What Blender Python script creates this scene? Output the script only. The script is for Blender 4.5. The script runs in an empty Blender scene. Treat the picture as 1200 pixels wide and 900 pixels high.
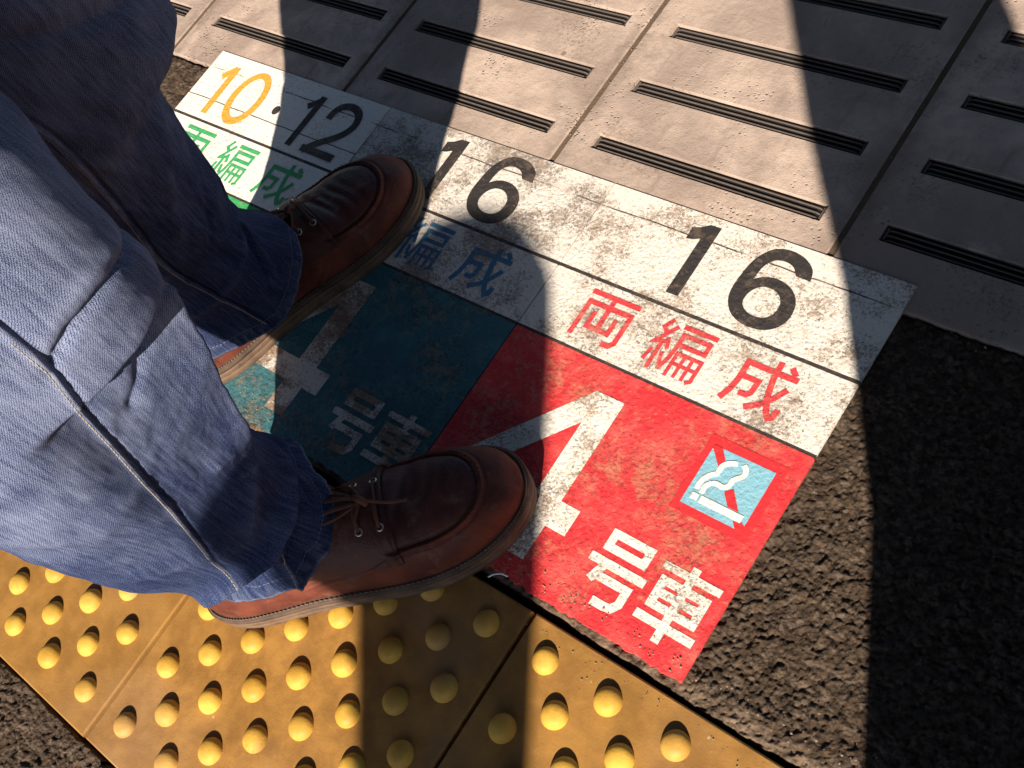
import bpy, bmesh, math, random
import numpy as np
from mathutils import Vector, Matrix, geometry
SC = bpy.context.scene
COL = SC.collection
random.seed(4)

# ------------------------------------------------------------------ camera
cam = bpy.data.cameras.new('camera')
cam.sensor_width = 36.0
cam.lens = 36.0 * 1300.17 / 1200.0
cam.clip_start = 0.01
cam.clip_end = 2000.0
camo = bpy.data.objects.new('camera', cam)
COL.objects.link(camo)
RM = ((0.7608144704069324, -0.3705964330276855, 0.5327472434903583),
      (0.5512824303863305, 0.8022064086069375, -0.22924345124190565),
      (-0.3424164475704396, 0.46810593012385077, 0.8146335462133418))
m4 = Matrix.Identity(4)
for i in range(3):
    for j in range(3):
        m4[i][j] = RM[i][j]
m4.translation = Vector((0.657997, 0.141523, 0.807389))
camo.matrix_world = m4
SC.camera = camo

# ------------------------------------------------------------------ light
SUN_EL = math.radians(32.0)
SX, SY = 0.53, -0.848                      # horizontal direction towards the sun
world = bpy.data.worlds.new('World')
SC.world = world
world.use_nodes = True
wn = world.node_tree.nodes
wl = world.node_tree.links
bg = wn['Background']
sky = wn.new('ShaderNodeTexSky')
sky.sky_type = 'NISHITA'
sky.sun_disc = False
sky.sun_elevation = SUN_EL
sky.sun_rotation = math.atan2(SX, SY)
wl.new(sky.outputs[0], bg.inputs[0])
sky.ozone_density = 4.0
bg.inputs[1].default_value = 0.055
sl = bpy.data.lights.new('sun', 'SUN')
sl.energy = 5.0
sl.angle = math.radians(0.6)
sl.color = (1.0, 0.86, 0.70)
so = bpy.data.objects.new('sun', sl)
COL.objects.link(so)
tosun = Vector((SX * math.cos(SUN_EL), SY * math.cos(SUN_EL), math.sin(SUN_EL)))
so.rotation_euler = tosun.to_track_quat('Z', 'Y').to_euler()
so.location = (3, -5, 4)
SC.view_settings.view_transform = 'Standard'
SC.view_settings.look = 'None'
SC.view_settings.gamma = 1.0
SC.view_settings.use_curve_mapping = False
SC.view_settings.exposure = 1.15

# ------------------------------------------------------------------ helpers
def tag(o, label=None, cat=None, group=None, kind=None):
    if label: o['label'] = label
    if cat: o['category'] = cat
    if group: o['group'] = group
    if kind: o['kind'] = kind
    return o

def empty(name, loc=(0, 0, 0), rz=0.0):
    o = bpy.data.objects.new(name, None)
    COL.objects.link(o)
    o.empty_display_size = 0.05
    o.location = loc
    o.rotation_euler = (0, 0, rz)
    return o

def obj(name, verts, faces, mat, parent=None, smooth=False, uv=None):
    me = bpy.data.meshes.new(name)
    me.from_pydata([tuple(map(float, v)) for v in verts], [], [tuple(f) for f in faces])
    if isinstance(mat, (list, tuple)):
        for q in mat: me.materials.append(q)
    elif mat: me.materials.append(mat)
    if smooth:
        me.polygons.foreach_set('use_smooth', [True] * len(me.polygons))
    if uv is not None:
        l = me.uv_layers.new(name='uv')
        idx = np.zeros(len(me.loops), dtype=np.int32)
        me.loops.foreach_get('vertex_index', idx)
        l.data.foreach_set('uv', np.asarray(uv, dtype=np.float32)[idx].ravel())
    me.update()
    o = bpy.data.objects.new(name, me)
    COL.objects.link(o)
    if parent: o.parent = parent
    return o

class MB:
    """collects boxes and tubes for one mesh"""
    def __init__(s): s.v = []; s.f = []
    def add(s, vs, fs):
        k = len(s.v); s.v += [tuple(v) for v in vs]; s.f += [tuple(i + k for i in f) for f in fs]
    def box(s, x0, x1, y0, y1, z0, z1):
        s.add([(x0, y0, z0), (x1, y0, z0), (x1, y1, z0), (x0, y1, z0), (x0, y0, z1), (x1, y0, z1), (x1, y1, z1), (x0, y1, z1)],
              [(3, 2, 1, 0), (4, 5, 6, 7), (0, 1, 5, 4), (1, 2, 6, 5), (2, 3, 7, 6), (3, 0, 4, 7)])
    def tube(s, pts, r, n=8, closed=False, flat=1.0):
        pts = [Vector(p) for p in pts]
        N = len(pts); vs = []; up = Vector((0, 0, 1))
        for i, p in enumerate(pts):
            a = pts[(i - 1) % N] if (closed or i > 0) else p
            b = pts[(i + 1) % N] if (closed or i < N - 1) else p
            t = (b - a)
            t = t.normalized() if t.length > 1e-9 else Vector((1, 0, 0))
            u = up.cross(t)
            if u.length < 1e-3: u = Vector((1, 0, 0)).cross(t)
            u.normalize(); w = t.cross(u)
            rr = r[i] if isinstance(r, (list, tuple)) else r
            for k in range(n):
                an = 2 * math.pi * k / n
                vs.append(p + u * (rr * math.cos(an)) + w * (rr * flat * math.sin(an)))
        fs = []
        for i in range(N if closed else N - 1):
            for k in range(n):
                a = i * n + k; b = i * n + (k + 1) % n
                c = ((i + 1) % N) * n + (k + 1) % n; d = ((i + 1) % N) * n + k
                fs.append((a, b, c, d))
        if not closed:
            fs.append(tuple(reversed(range(n)))); fs.append(tuple((N - 1) * n + k for k in range(n)))
        s.add(vs, fs)
    def build(s, name, mat, parent=None, smooth=False):
        return obj(name, s.v, s.f, mat, parent, smooth)

def grid_faces(nu, nv, wrap=False):
    i = np.arange(nv - 1)[:, None]; j = np.arange(nu if wrap else nu - 1)[None, :]
    j2 = (j + 1) % nu
    a = i * nu + j; b = i * nu + j2; c = (i + 1) * nu + j2; d = (i + 1) * nu + j
    return np.stack([a, b, c, d], -1).reshape(-1, 4)

# value noise in numpy, for displaced ground and cloth
def _h(ix, iy, s):
    n = (ix.astype(np.int64) * 374761393 + iy.astype(np.int64) * 668265263 + s * 974711) & 0xffffffff
    n = ((n ^ (n >> 13)) * 1274126177) & 0xffffffff
    n = n ^ (n >> 16)
    return (n & 0xffff) / 65535.0
def vnoise(x, y, s=0):
    x = np.asarray(x, float); y = np.asarray(y, float)
    ix = np.floor(x); iy = np.floor(y); fx = x - ix; fy = y - iy
    fx = fx * fx * (3 - 2 * fx); fy = fy * fy * (3 - 2 * fy)
    a = _h(ix, iy, s); b = _h(ix + 1, iy, s); c = _h(ix, iy + 1, s); d = _h(ix + 1, iy + 1, s)
    return (a * (1 - fx) + b * fx) * (1 - fy) + (c * (1 - fx) + d * fx) * fy * 1.0
def fbm(x, y, s=0, o=4):
    r = 0; a = 1.0; t = 0
    for k in range(o):
        r = r + a * (vnoise(x, y, s + k) - 0.5); t += a; a *= 0.5; x = x * 2.03 + 7.1; y = y * 2.03 + 3.7
    return r / t * 2

def catmull(P, n=8, closed=False):
    P = [np.array(p, float) for p in P]; N = len(P); out = []
    for i in range(N if closed else N - 1):
        p0 = P[(i - 1) % N] if (closed or i > 0) else 2 * P[0] - P[1]
        p1 = P[i]; p2 = P[(i + 1) % N]
        p3 = P[(i + 2) % N] if (closed or i < N - 2) else 2 * P[-1] - P[-2]
        for k in range(n):
            t = k / n
            out.append(0.5 * ((2 * p1) + (-p0 + p2) * t + (2 * p0 - 5 * p1 + 4 * p2 - p3) * t * t + (-p0 + 3 * p1 - 3 * p2 + p3) * t ** 3))
    if not closed: out.append(P[-1])
    return [tuple(q) for q in out]

# ------------------------------------------------------------------ materials
class NT:
    def __init__(s, name):
        s.m = bpy.data.materials.new(name); s.m.use_nodes = True
        s.t = s.m.node_tree; s.n = s.t.nodes; s.b = s.n['Principled BSDF']
        s.pos = s.n.new('ShaderNodeNewGeometry').outputs['Position']
    def link(s, a, b): s.t.links.new(a, b)
    def put(s, sock, v):
        if hasattr(v, 'is_linked') or hasattr(v, 'links'): s.link(v, sock)
        elif isinstance(v, (tuple, list)) and len(v) == 3 and sock.type == 'RGBA': sock.default_value = (*v, 1)
        else: sock.default_value = v
    def noise(s, scale, detail=4, rough=0.6, vec=None, dist=0.0):
        q = s.n.new('ShaderNodeTexNoise'); q.inputs['Scale'].default_value = scale; q.inputs['Detail'].default_value = detail
        q.inputs['Roughness'].default_value = rough; q.inputs['Distortion'].default_value = dist
        s.link(vec if vec is not None else s.pos, q.inputs['Vector']); return q.outputs['Fac']
    def vor(s, scale, vec=None, feat='F1'):
        q = s.n.new('ShaderNodeTexVoronoi'); q.feature = feat; q.inputs['Scale'].default_value = scale
        s.link(vec if vec is not None else s.pos, q.inputs['Vector']); return q.outputs['Distance']
    def mapping(s, vec, scale=(1, 1, 1), rot=(0, 0, 0), loc=(0, 0, 0)):
        q = s.n.new('ShaderNodeMapping'); s.link(vec, q.inputs[0]); q.inputs['Scale'].default_value = scale
        q.inputs['Rotation'].default_value = rot; q.inputs['Location'].default_value = loc; return q.outputs[0]
    def ramp(s, f, a, b, lo=0.0, hi=1.0):
        q = s.n.new('ShaderNodeMapRange'); q.interpolation_type = 'SMOOTHSTEP'
        s.link(f, q.inputs[0]); q.inputs[1].default_value = a; q.inputs[2].default_value = b
        q.inputs[3].default_value = lo; q.inputs[4].default_value = hi; return q.outputs[0]
    def math(s, op, a, b=0.0):
        q = s.n.new('ShaderNodeMath'); q.operation = op; s.put(q.inputs[0], a); s.put(q.inputs[1], b); return q.outputs[0]
    def mix(s, f, a, b, mode='MIX'):
        q = s.n.new('ShaderNodeMix'); q.data_type = 'RGBA'; q.blend_type = mode
        s.put(q.inputs[0], f); s.put(q.inputs[6], a); s.put(q.inputs[7], b); return q.outputs[2]
    def sep(s):
        q = s.n.new('ShaderNodeSeparateXYZ'); s.link(s.pos, q.inputs[0]); return q.outputs
    def bump(s, h, strength=1.0, dist=0.001, prev=None):
        q = s.n.new('ShaderNodeBump'); q.inputs['Strength'].default_value = strength; q.inputs['Distance'].default_value = dist
        s.link(h, q.inputs['Height'])
        if prev is not None: s.link(prev, q.inputs['Normal'])
        return q.outputs[0]
    def done(s, col, rough=0.7, nrm=None, spec=0.5, **k):
        s.put(s.b.inputs['Base Color'], col); s.put(s.b.inputs['Roughness'], rough)
        s.b.inputs['Specular IOR Level'].default_value = spec
        for kk, v in k.items(): s.put(s.b.inputs[kk], v)
        if nrm is not None: s.link(nrm, s.b.inputs['Normal'])
        return s.m

def plain(name, c, rough=0.7, var=0.25, scale=60, spec=0.4, bump=0.0):
    t = NT(name); f = t.noise(scale, 5)
    c2 = tuple(x * (1 - var) for x in c)
    n = t.bump(t.noise(scale * 8, 4), 0.6, bump) if bump else None
    return t.done(t.mix(f, c2, tuple(x * (1 + var) for x in c)), rough, n, spec)

def asphalt_mat():
    t = NT('asphalt')
    big = t.noise(9, 3); mid = t.noise(150, 7, 0.75)
    c = t.mix(t.ramp(mid, 0.36, 0.68), (0.028, 0.0195, 0.0135), (0.104, 0.070, 0.047))
    vc = t.n.new('ShaderNodeTexVoronoi'); vc.inputs['Scale'].default_value = 230; t.link(t.pos, vc.inputs['Vector'])
    hs = t.n.new('ShaderNodeSeparateColor'); t.link(vc.outputs['Color'], hs.inputs[0])
    c = t.mix(t.ramp(hs.outputs[0], 0.5, 1.0, 0, 0.65), c, (0.15, 0.115, 0.09))
    c = t.mix(t.ramp(big, 0.35, 0.7, 0, 0.45), c, (0.060, 0.045, 0.033))
    sp = t.ramp(t.vor(170), 0.12, 0.06)                      # pale chips of stone
    pick = t.ramp(t.noise(60, 2), 0.58, 0.64)
    c = t.mix(t.math('MULTIPLY', sp, pick), c, (0.26, 0.235, 0.20))
    xyz = t.sep()
    dust = t.math('MULTIPLY', t.math('MULTIPLY', t.ramp(xyz[1], 0.232, 0.216), t.ramp(xyz[1], 0.15, 0.20)), t.ramp(t.noise(70, 6, 0.7), 0.36, 0.6))
    c = t.mix(t.math('MULTIPLY', dust, 0.75), c, (0.24, 0.175, 0.125))      # crumbled pale edge along the tile joint
    h = t.math('ADD', t.noise(130, 9, 0.72), t.math('MULTIPLY', t.noise(420, 5, 0.7), 0.45))
    n = t.bump(h, 1.0, 0.0035)
    n = t.bump(t.vor(260), 0.7, 0.0016, n)
    return t.done(c, 0.92, n, 0.2)

def dirt_layers(t, base, dark, tan, amount, crack=None):
    """speckled traffic dirt: fine dark specks in clusters, plus tan scuffs"""
    cl = t.noise(16, 4, 0.6)
    fine = t.noise(400, 7, 0.8)
    th = t.ramp(cl, 0.3, 0.72, 0.0, 0.165 * amount)
    sp = t.math('ADD', fine, th)
    m1 = t.ramp(sp, 0.585, 0.68)
    c = t.mix(t.math('MULTIPLY', m1, 0.8), base, dark)
    med = t.noise(115, 7, 0.74, dist=0.5)
    m2 = t.ramp(t.math('ADD', med, th), 0.575, 0.74)
    c = t.mix(t.math('MULTIPLY', m2, 0.48), c, tan)
    scf = t.noise(34, 7, 0.72, dist=1.2)
    m4 = t.ramp(t.math('ADD', scf, th), 0.62, 0.74)
    c = t.mix(t.math('MULTIPLY', m4, 0.32), c, tan)
    strk = t.noise(1.0, 6, 0.7, vec=t.mapping(t.pos, (90, 260, 90), (0, 0, 0.5)))
    m3 = t.ramp(t.math('ADD', strk, th), 0.66, 0.8)
    c = t.mix(t.math('MULTIPLY', m3, 0.55), c, dark)
    if crack is not None:
        for (yc, w, wob, op) in crack:
            xyz = t.sep()
            wv = t.math('MULTIPLY', t.math('SUBTRACT', t.noise(14, 5, 0.6), 0.5), wob)
            d = t.math('ABSOLUTE', t.math('SUBTRACT', t.math('SUBTRACT', xyz[1], yc), wv))
            mk = t.ramp(d, w, w * 0.35)
            if op < 1: mk = t.math('MULTIPLY', mk, t.ramp(t.noise(22, 3), 0.36, 0.62))
            c = t.mix(mk, c, (0.05, 0.035, 0.03))
    return c, med

def paint_mat(name, base, dark=(0.10, 0.065, 0.05), tan=(0.36, 0.24, 0.15), amount=1.0, crack=None, rough=0.75, fade=None, bstr=1.0):
    t = NT(name)
    b0 = base
    if fade is not None:
        b0 = t.mix(t.ramp(t.noise(26, 5, 0.7), 0.42, 0.72), base, fade)
    c, med = dirt_layers(t, b0, dark, tan, amount, crack)
    xyz = t.sep()
    # smoother where the film lies on the concrete, rough where it lies on the asphalt
    on_asph = t.ramp(xyz[1], 0.60, 0.54, 0.25, 1.0)
    h1 = t.math('MULTIPLY', t.noise(260, 6, 0.65), on_asph)
    h2 = t.math('MULTIPLY', t.vor(210), on_asph)
    n = t.bump(h1, 0.8 * bstr, 0.0019)
    n = t.bump(h2, 0.4 * bstr, 0.001, n)
    n = t.bump(t.noise(700, 3), 0.4, 0.0006, n)
    return t.done(c, rough, n, 0.4)

def concrete_mat():
    t = NT('concrete')
    a = t.noise(6, 6, 0.62, dist=0.4); b = t.noise(38, 7, 0.7)
    c = t.mix(t.ramp(a, 0.36, 0.64), (0.30, 0.228, 0.195), (0.58, 0.465, 0.395))
    c = t.mix(t.ramp(b, 0.42, 0.72, 0, 0.6), c, (0.27, 0.215, 0.18))
    c = t.mix(t.ramp(t.noise(15, 5, 0.65), 0.58, 0.74, 0, 0.75), c, (0.56, 0.475, 0.36))
    c = t.mix(t.ramp(t.noise(11, 6, 0.75, dist=1.0), 0.54, 0.70, 0, 0.7), c, (0.20, 0.155, 0.125))
    strk = t.noise(1.0, 6, 0.7, vec=t.mapping(t.pos, (60, 9, 60), (0, 0, 0.15)))
    c = t.mix(t.ramp(strk, 0.54, 0.72, 0, 0.6), c, (0.22, 0.17, 0.145))
    spots = t.ramp(t.math('ADD', t.noise(230, 7, 0.82), t.ramp(t.noise(9, 3), 0.38, 0.68, 0, 0.13)), 0.62, 0.72)
    c = t.mix(t.math('MULTIPLY', spots, 0.75), c, (0.10, 0.075, 0.06))
    gum = t.math('MULTIPLY', t.ramp(t.vor(24), 0.10, 0.075), t.ramp(t.noise(13, 1), 0.60, 0.64))
    c = t.mix(t.math('MULTIPLY', gum, 0.75), c, (0.07, 0.06, 0.055))
    worn = t.ramp(t.noise(12, 4), 0.52, 0.64)                # spalled patches with exposed grit
    pit = t.math('MULTIPLY', t.ramp(t.vor(210), 0.30, 0.08), worn)
    c = t.mix(t.math('MULTIPLY', pit, 0.55), c, (0.17, 0.13, 0.10))
    c = t.mix(t.ramp(t.noise(850, 3, 0.8), 0.45, 0.7, 0, 0.4), c, (0.19, 0.15, 0.125))
    xyz = t.sep()
    fr = t.math('FRACT', t.math('ADD', t.math('DIVIDE', t.math('SUBTRACT', xyz[0], 0.0218 - 0.0039), 0.3033), 100.5))
    dj = t.math('ABSOLUTE', t.math('SUBTRACT', fr, 0.5))
    grime = t.math('MULTIPLY', t.ramp(dj, 0.075, 0.012), t.ramp(t.noise(30, 6, 0.7), 0.34, 0.62, 0.15, 1.0))
    c = t.mix(t.math('MULTIPLY', grime, 0.6), c, (0.16, 0.12, 0.095))
    oi = t.n.new('ShaderNodeObjectInfo').outputs['Random']
    c = t.mix(t.ramp(oi, 0.0, 1.0, 0.0, 0.32), c, (0.30, 0.245, 0.215))
    n = t.bump(t.noise(60, 8, 0.66), 0.7, 0.0022)
    n = t.bump(t.math('SUBTRACT', 1.0, pit), 0.9, 0.0016, n)
    n = t.bump(t.noise(600, 3), 0.5, 0.0006, n)
    return t.done(c, 0.85, n, 0.3)

def tile_mat(name, a, b, rough):
    t = NT(name)
    f = t.noise(24, 6, 0.65)
    c = t.mix(t.ramp(f, 0.34, 0.7), a, b)
    c = t.mix(t.ramp(t.noise(5, 3), 0.45, 0.7, 0, 0.6), c, (0.30, 0.18, 0.10))
    c = t.mix(t.ramp(t.noise(12, 6, 0.7, dist=0.8), 0.54, 0.72, 0, 0.6), c, (0.19, 0.10, 0.035))
    sp = t.ramp(t.math('ADD', t.noise(300, 4, 0.7), t.ramp(t.noise(14, 2), 0.4, 0.8, 0, 0.1)), 0.71, 0.77)
    c = t.mix(t.math('MULTIPLY', sp, 0.8), c, (0.10, 0.06, 0.02))
    wh = t.math('MULTIPLY', t.ramp(t.vor(90), 0.12, 0.07), t.ramp(t.noise(40, 1), 0.64, 0.68))
    c = t.mix(t.math('MULTIPLY', wh, 0.6), c, (0.62, 0.5, 0.32))
    oi = t.n.new('ShaderNodeObjectInfo').outputs['Random']
    c = t.mix(t.ramp(oi, 0.35, 1.0, 0.0, 0.45), c, b and tuple(x * 0.62 for x in b))
    n = t.bump(t.noise(50, 5), 0.5, 0.0009)
    n = t.bump(t.noise(520, 4), 0.4, 0.0005, n)
    return t.done(c, t.ramp(f, 0.3, 0.7, rough - 0.08, rough + 0.15), n, 0.3)

def denim_mat():
    t = NT('denim')
    uvn = t.n.new('ShaderNodeUVMap'); uvn.uv_map = 'uv'
    uv = uvn.outputs[0]
    wv = t.n.new('ShaderNodeTexWave'); wv.wave_type = 'BANDS'; wv.bands_direction = 'X'
    wv.inputs['Scale'].default_value = 300; wv.inputs['Distortion'].default_value = 3.0; wv.inputs['Detail'].default_value = 3; wv.inputs['Detail Scale'].default_value = 2.2
    t.link(t.mapping(uv, (1, 1, 1), (0, 0, 0.5)), wv.inputs['Vector'])
    tw = t.math('ADD', t.math('MULTIPLY', wv.outputs['Fac'], 0.42), 0.29)
    tw2 = t.noise(1.0, 2, 0.6, vec=t.mapping(uv, (2600, 2300, 1), (0, 0, 0.2)))
    sl = t.noise(1.0, 4, 0.65, vec=t.mapping(uv, (420, 30, 1)))                      # slubs down the leg
    w = t.math('ADD', t.math('MULTIPLY', tw, 0.22), t.math('MULTIPLY', tw2, 0.78))
    fade = t.noise(1.0, 5, 0.6, vec=t.mapping(uv, (20, 12, 1)))
    xyz = t.sep()
    worn = t.ramp(xyz[2], 0.14, 0.42, -0.075, 0.02)
    worn = t.math('ADD', worn, t.ramp(fade, 0.3, 0.7, -0.03, 0.03))
    at = t.n.new('ShaderNodeAttribute'); at.attribute_name = 'wear'
    wear = at.outputs['Fac']
    ww = t.math('ADD', t.math('ADD', w, worn), t.math('MULTIPLY', t.math('SUBTRACT', sl, 0.5), 0.22))
    ww = t.math('ADD', ww, t.math('MULTIPLY', wear, 0.16))
    c = t.mix(t.ramp(ww, 0.395, 0.66), (0.003, 0.009, 0.042), (0.160, 0.210, 0.375))
    knee = t.ramp(t.math('ADD', xyz[2], t.math('MULTIPLY', t.math('SUBTRACT', fade, 0.5), 0.35)), 0.16, 0.36)
    c = t.mix(t.math('MULTIPLY', knee, t.ramp(ww, 0.44, 0.68, 0.0, 0.42)), c, (0.33, 0.335, 0.38))
    c = t.mix(t.math('MULTIPLY', wear, t.ramp(w, 0.4, 0.6, 0.05, 0.45)), c, (0.36, 0.39, 0.47))
    n = t.bump(w, 0.5, 0.0006)
    n = t.bump(fade, 0.35, 0.003, n)
    return t.done(c, 0.95, n, 0.12)

def leather_mat(name, a, b, rough=0.56):
    t = NT(name)
    tc = t.n.new('ShaderNodeTexCoord').outputs['Object']
    f = t.noise(38, 5, 0.6, vec=tc)
    c = t.mix(t.ramp(f, 0.32, 0.7), a, b)
    sc = t.ramp(t.noise(160, 5, 0.7, vec=tc), 0.62, 0.75, 0, 0.35)
    c = t.mix(sc, c, tuple(min(1, x * 1.9) for x in b))
    n = t.bump(t.vor(620, vec=tc), 0.35, 0.0007)
    n = t.bump(t.noise(120, 5, vec=tc), 0.35, 0.0012, n)
    dust = t.ramp(t.noise(55, 6, 0.7, vec=tc), 0.54, 0.72, 0, 0.3)
    c = t.mix(dust, c, (0.20, 0.13, 0.10))
    return t.done(c, t.ramp(f, 0.3, 0.7, rough, rough + 0.18), n, 0.26)

M = {}
M['asphalt'] = asphalt_mat()
M['concrete'] = concrete_mat()
M['mortar'] = plain('joint_mortar', (0.12, 0.085, 0.06), 0.95, 0.35, 90, 0.2, 0.002)
M['base'] = plain('sub_base', (0.03, 0.025, 0.02), 0.95, 0.3, 60, 0.2, 0.003)
M['ballast'] = plain('ballast', (0.13, 0.115, 0.10), 0.95, 0.5, 14, 0.2, 0.02)
M['grip'] = plain('grip_rubber', (0.014, 0.012, 0.012), 0.8, 0.4, 120, 0.3, 0.0006)
M['grip_rib'] = plain('grip_rib', (0.085, 0.07, 0.063), 0.7, 0.4, 200, 0.4, 0.0006)
M['tile'] = tile_mat('tactile_yellow', (0.21, 0.105, 0.028), (0.38, 0.197, 0.046), 0.6)
M['dome'] = tile_mat('tactile_dome', (0.42, 0.232, 0.034), (0.64, 0.385, 0.058), 0.6)
CR = [(0.5665, 0.0011, 0.006, 0.6)]
M['white'] = paint_mat('white_paint', (0.71, 0.665, 0.61), tan=(0.38, 0.28, 0.20), crack=CR, amount=1.0)
M['white_worn'] = paint_mat('white_paint_worn', (0.66, 0.62, 0.575), dark=(0.09, 0.07, 0.065), tan=(0.36, 0.28, 0.215), crack=CR, amount=1.25)
M['white_ink_worn'] = paint_mat('white_lettering_worn', (0.58, 0.54, 0.49), amount=2.0)
M['white_clean'] = paint_mat('white_paint_clean', (0.80, 0.76, 0.70), amount=0.35, crack=CR + [(0.5235, 0.0010, 0.004, 1.0)])
M['white_ink'] = paint_mat('white_lettering', (0.76, 0.72, 0.66), amount=0.95)
M['red'] = paint_mat('red_paint', (0.62, 0.026, 0.035), (0.24, 0.03, 0.03), (0.50, 0.22, 0.13), 0.95, fade=(0.76, 0.10, 0.09))
M['red_ink'] = paint_mat('red_lettering', (0.60, 0.045, 0.055), (0.22, 0.04, 0.03), (0.55, 0.22, 0.16), 0.7)
M['red_clean'] = paint_mat('red_sticker', (0.58, 0.022, 0.03), (0.25, 0.02, 0.02), (0.5, 0.12, 0.08), 0.25, bstr=0.6)
M['teal'] = paint_mat('teal_paint', (0.026, 0.115, 0.145), (0.02, 0.03, 0.03), (0.24, 0.18, 0.12), 0.9, fade=(0.055, 0.175, 0.195))
M['blue_ink'] = paint_mat('blue_lettering', (0.045, 0.16, 0.30), (0.05, 0.06, 0.07), (0.25, 0.2, 0.15), 0.7)
M['green'] = paint_mat('green_paint', (0.035, 0.36, 0.11), amount=0.3)
M['green_ink'] = paint_mat('green_lettering', (0.045, 0.37, 0.13), amount=0.35)
M['orange_ink'] = paint_mat('orange_lettering', (0.80, 0.33, 0.045), (0.5, 0.2, 0.05), (0.85, 0.45, 0.12), 0.5)
M['black_ink'] = paint_mat('black_lettering', (0.028, 0.024, 0.024), (0.02, 0.018, 0.018), (0.16, 0.115, 0.085), 1.15)
M['line'] = paint_mat('black_line', (0.035, 0.028, 0.026), (0.02, 0.018, 0.018), (0.16, 0.11, 0.08), 0.8)
M['sky_blue'] = paint_mat('pale_blue_sticker', (0.20, 0.44, 0.56), (0.2, 0.2, 0.18), (0.45, 0.4, 0.3), 0.35, bstr=0.7)
M['cig'] = paint_mat('white_symbol', (0.80, 0.77, 0.72), amount=0.3, bstr=0.7)
M['denim'] = denim_mat()
M['leather'] = leather_mat('brown_leather', (0.068, 0.018, 0.0125), (0.135, 0.035, 0.020))
M['apron'] = leather_mat('dark_leather', (0.045, 0.014, 0.0125), (0.085, 0.026, 0.020), 0.46)
M['lace'] = plain('brown_lace', (0.10, 0.038, 0.024), 0.75, 0.35, 900, 0.3, 0.0006)
M['sole'] = leather_mat('brown_rubber', (0.06, 0.040, 0.028), (0.15, 0.098, 0.066), 0.65)
M['welt'] = leather_mat('dark_welt', (0.04, 0.026, 0.02), (0.085, 0.055, 0.04), 0.6)
M['thread'] = plain('pale_thread', (0.26, 0.235, 0.20), 0.85, 0.3, 600, 0.2)
M['welt_thread'] = plain('welt_thread', (0.15, 0.11, 0.08), 0.85, 0.3, 600, 0.2)
M['metal'] = NT('eyelet_metal').done((0.5, 0.46, 0.42), 0.3, None, 0.5, Metallic=1.0)
M['skin'] = plain('skin', (0.45, 0.27, 0.2), 0.55, 0.1, 40)
M['hair'] = plain('dark_hair', (0.02, 0.016, 0.014), 0.6, 0.3, 200)
M['jacket'] = plain('dark_jacket', (0.02, 0.02, 0.026), 0.85, 0.3, 150, 0.2, 0.001)
M['coat'] = plain('grey_coat', (0.05, 0.05, 0.055), 0.9, 0.3, 150, 0.2, 0.001)
M['post'] = plain('painted_steel', (0.25, 0.26, 0.27), 0.45, 0.1, 30)
M['canopy'] = plain('added_canopy_steel', (0.10, 0.10, 0.105), 0.7, 0.2, 4)
M['grit'] = plain("grit", (0.24, 0.18, 0.13), 0.95, 0.6, 120, 0.2)
M['string'] = plain('white_thread', (0.75, 0.74, 0.72), 0.8, 0.1, 300)

# ------------------------------------------------------------------ setting
def sheet(name, x0, x1, y0, y1, z, mat, kind='structure'):
    o = obj(name, [(x0, y0, z), (x1, y0, z), (x1, y1, z), (x0, y1, z)], [(0, 1, 2, 3)], mat)
    o['kind'] = kind
    return o
sheet('track_bed', -900, 900, -900, 900, -1.15, M['ballast'])
b = MB(); b.box(-60, 60, -8, 1.24, -1.14, -0.026)
o = b.build('platform_base', M['base']); o['kind'] = 'structure'

TILE_T = 0.2075; TILE_B = -0.0905
SLAB_Y = 0.5670
def asph_h(x, y):
    rg = 1 - np.abs(fbm(x * 42, y * 42, 11, 3)) * 2.2
    h = 0.0012 * fbm(x * 22, y * 22, 3, 3) + 0.0009 * (rg - 0.5) + 0.0016 * fbm(x * 130, y * 130, 5, 3) + 0.0022 * np.maximum(fbm(x * 260, y * 260, 8, 3), -0.3)
    return h
def cellh(x, y, s):
    ix = np.floor(x); iy = np.floor(y); best = np.zeros(x.shape)
    for dx in (-1, 0, 1):
        for dy in (-1, 0, 1):
            cx = ix + dx; cy = iy + dy
            px_ = cx + 0.15 + 0.7 * _h(cx, cy, s); py_ = cy + 0.15 + 0.7 * _h(cx, cy, s + 1); r = 0.35 + 0.4 * _h(cx, cy, s + 2)
            d2 = ((x - px_) ** 2 + (y - py_) ** 2) / (r * r)
            best = np.maximum(best, np.sqrt(np.maximum(1 - d2, 0)) * r)
    return best
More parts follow.
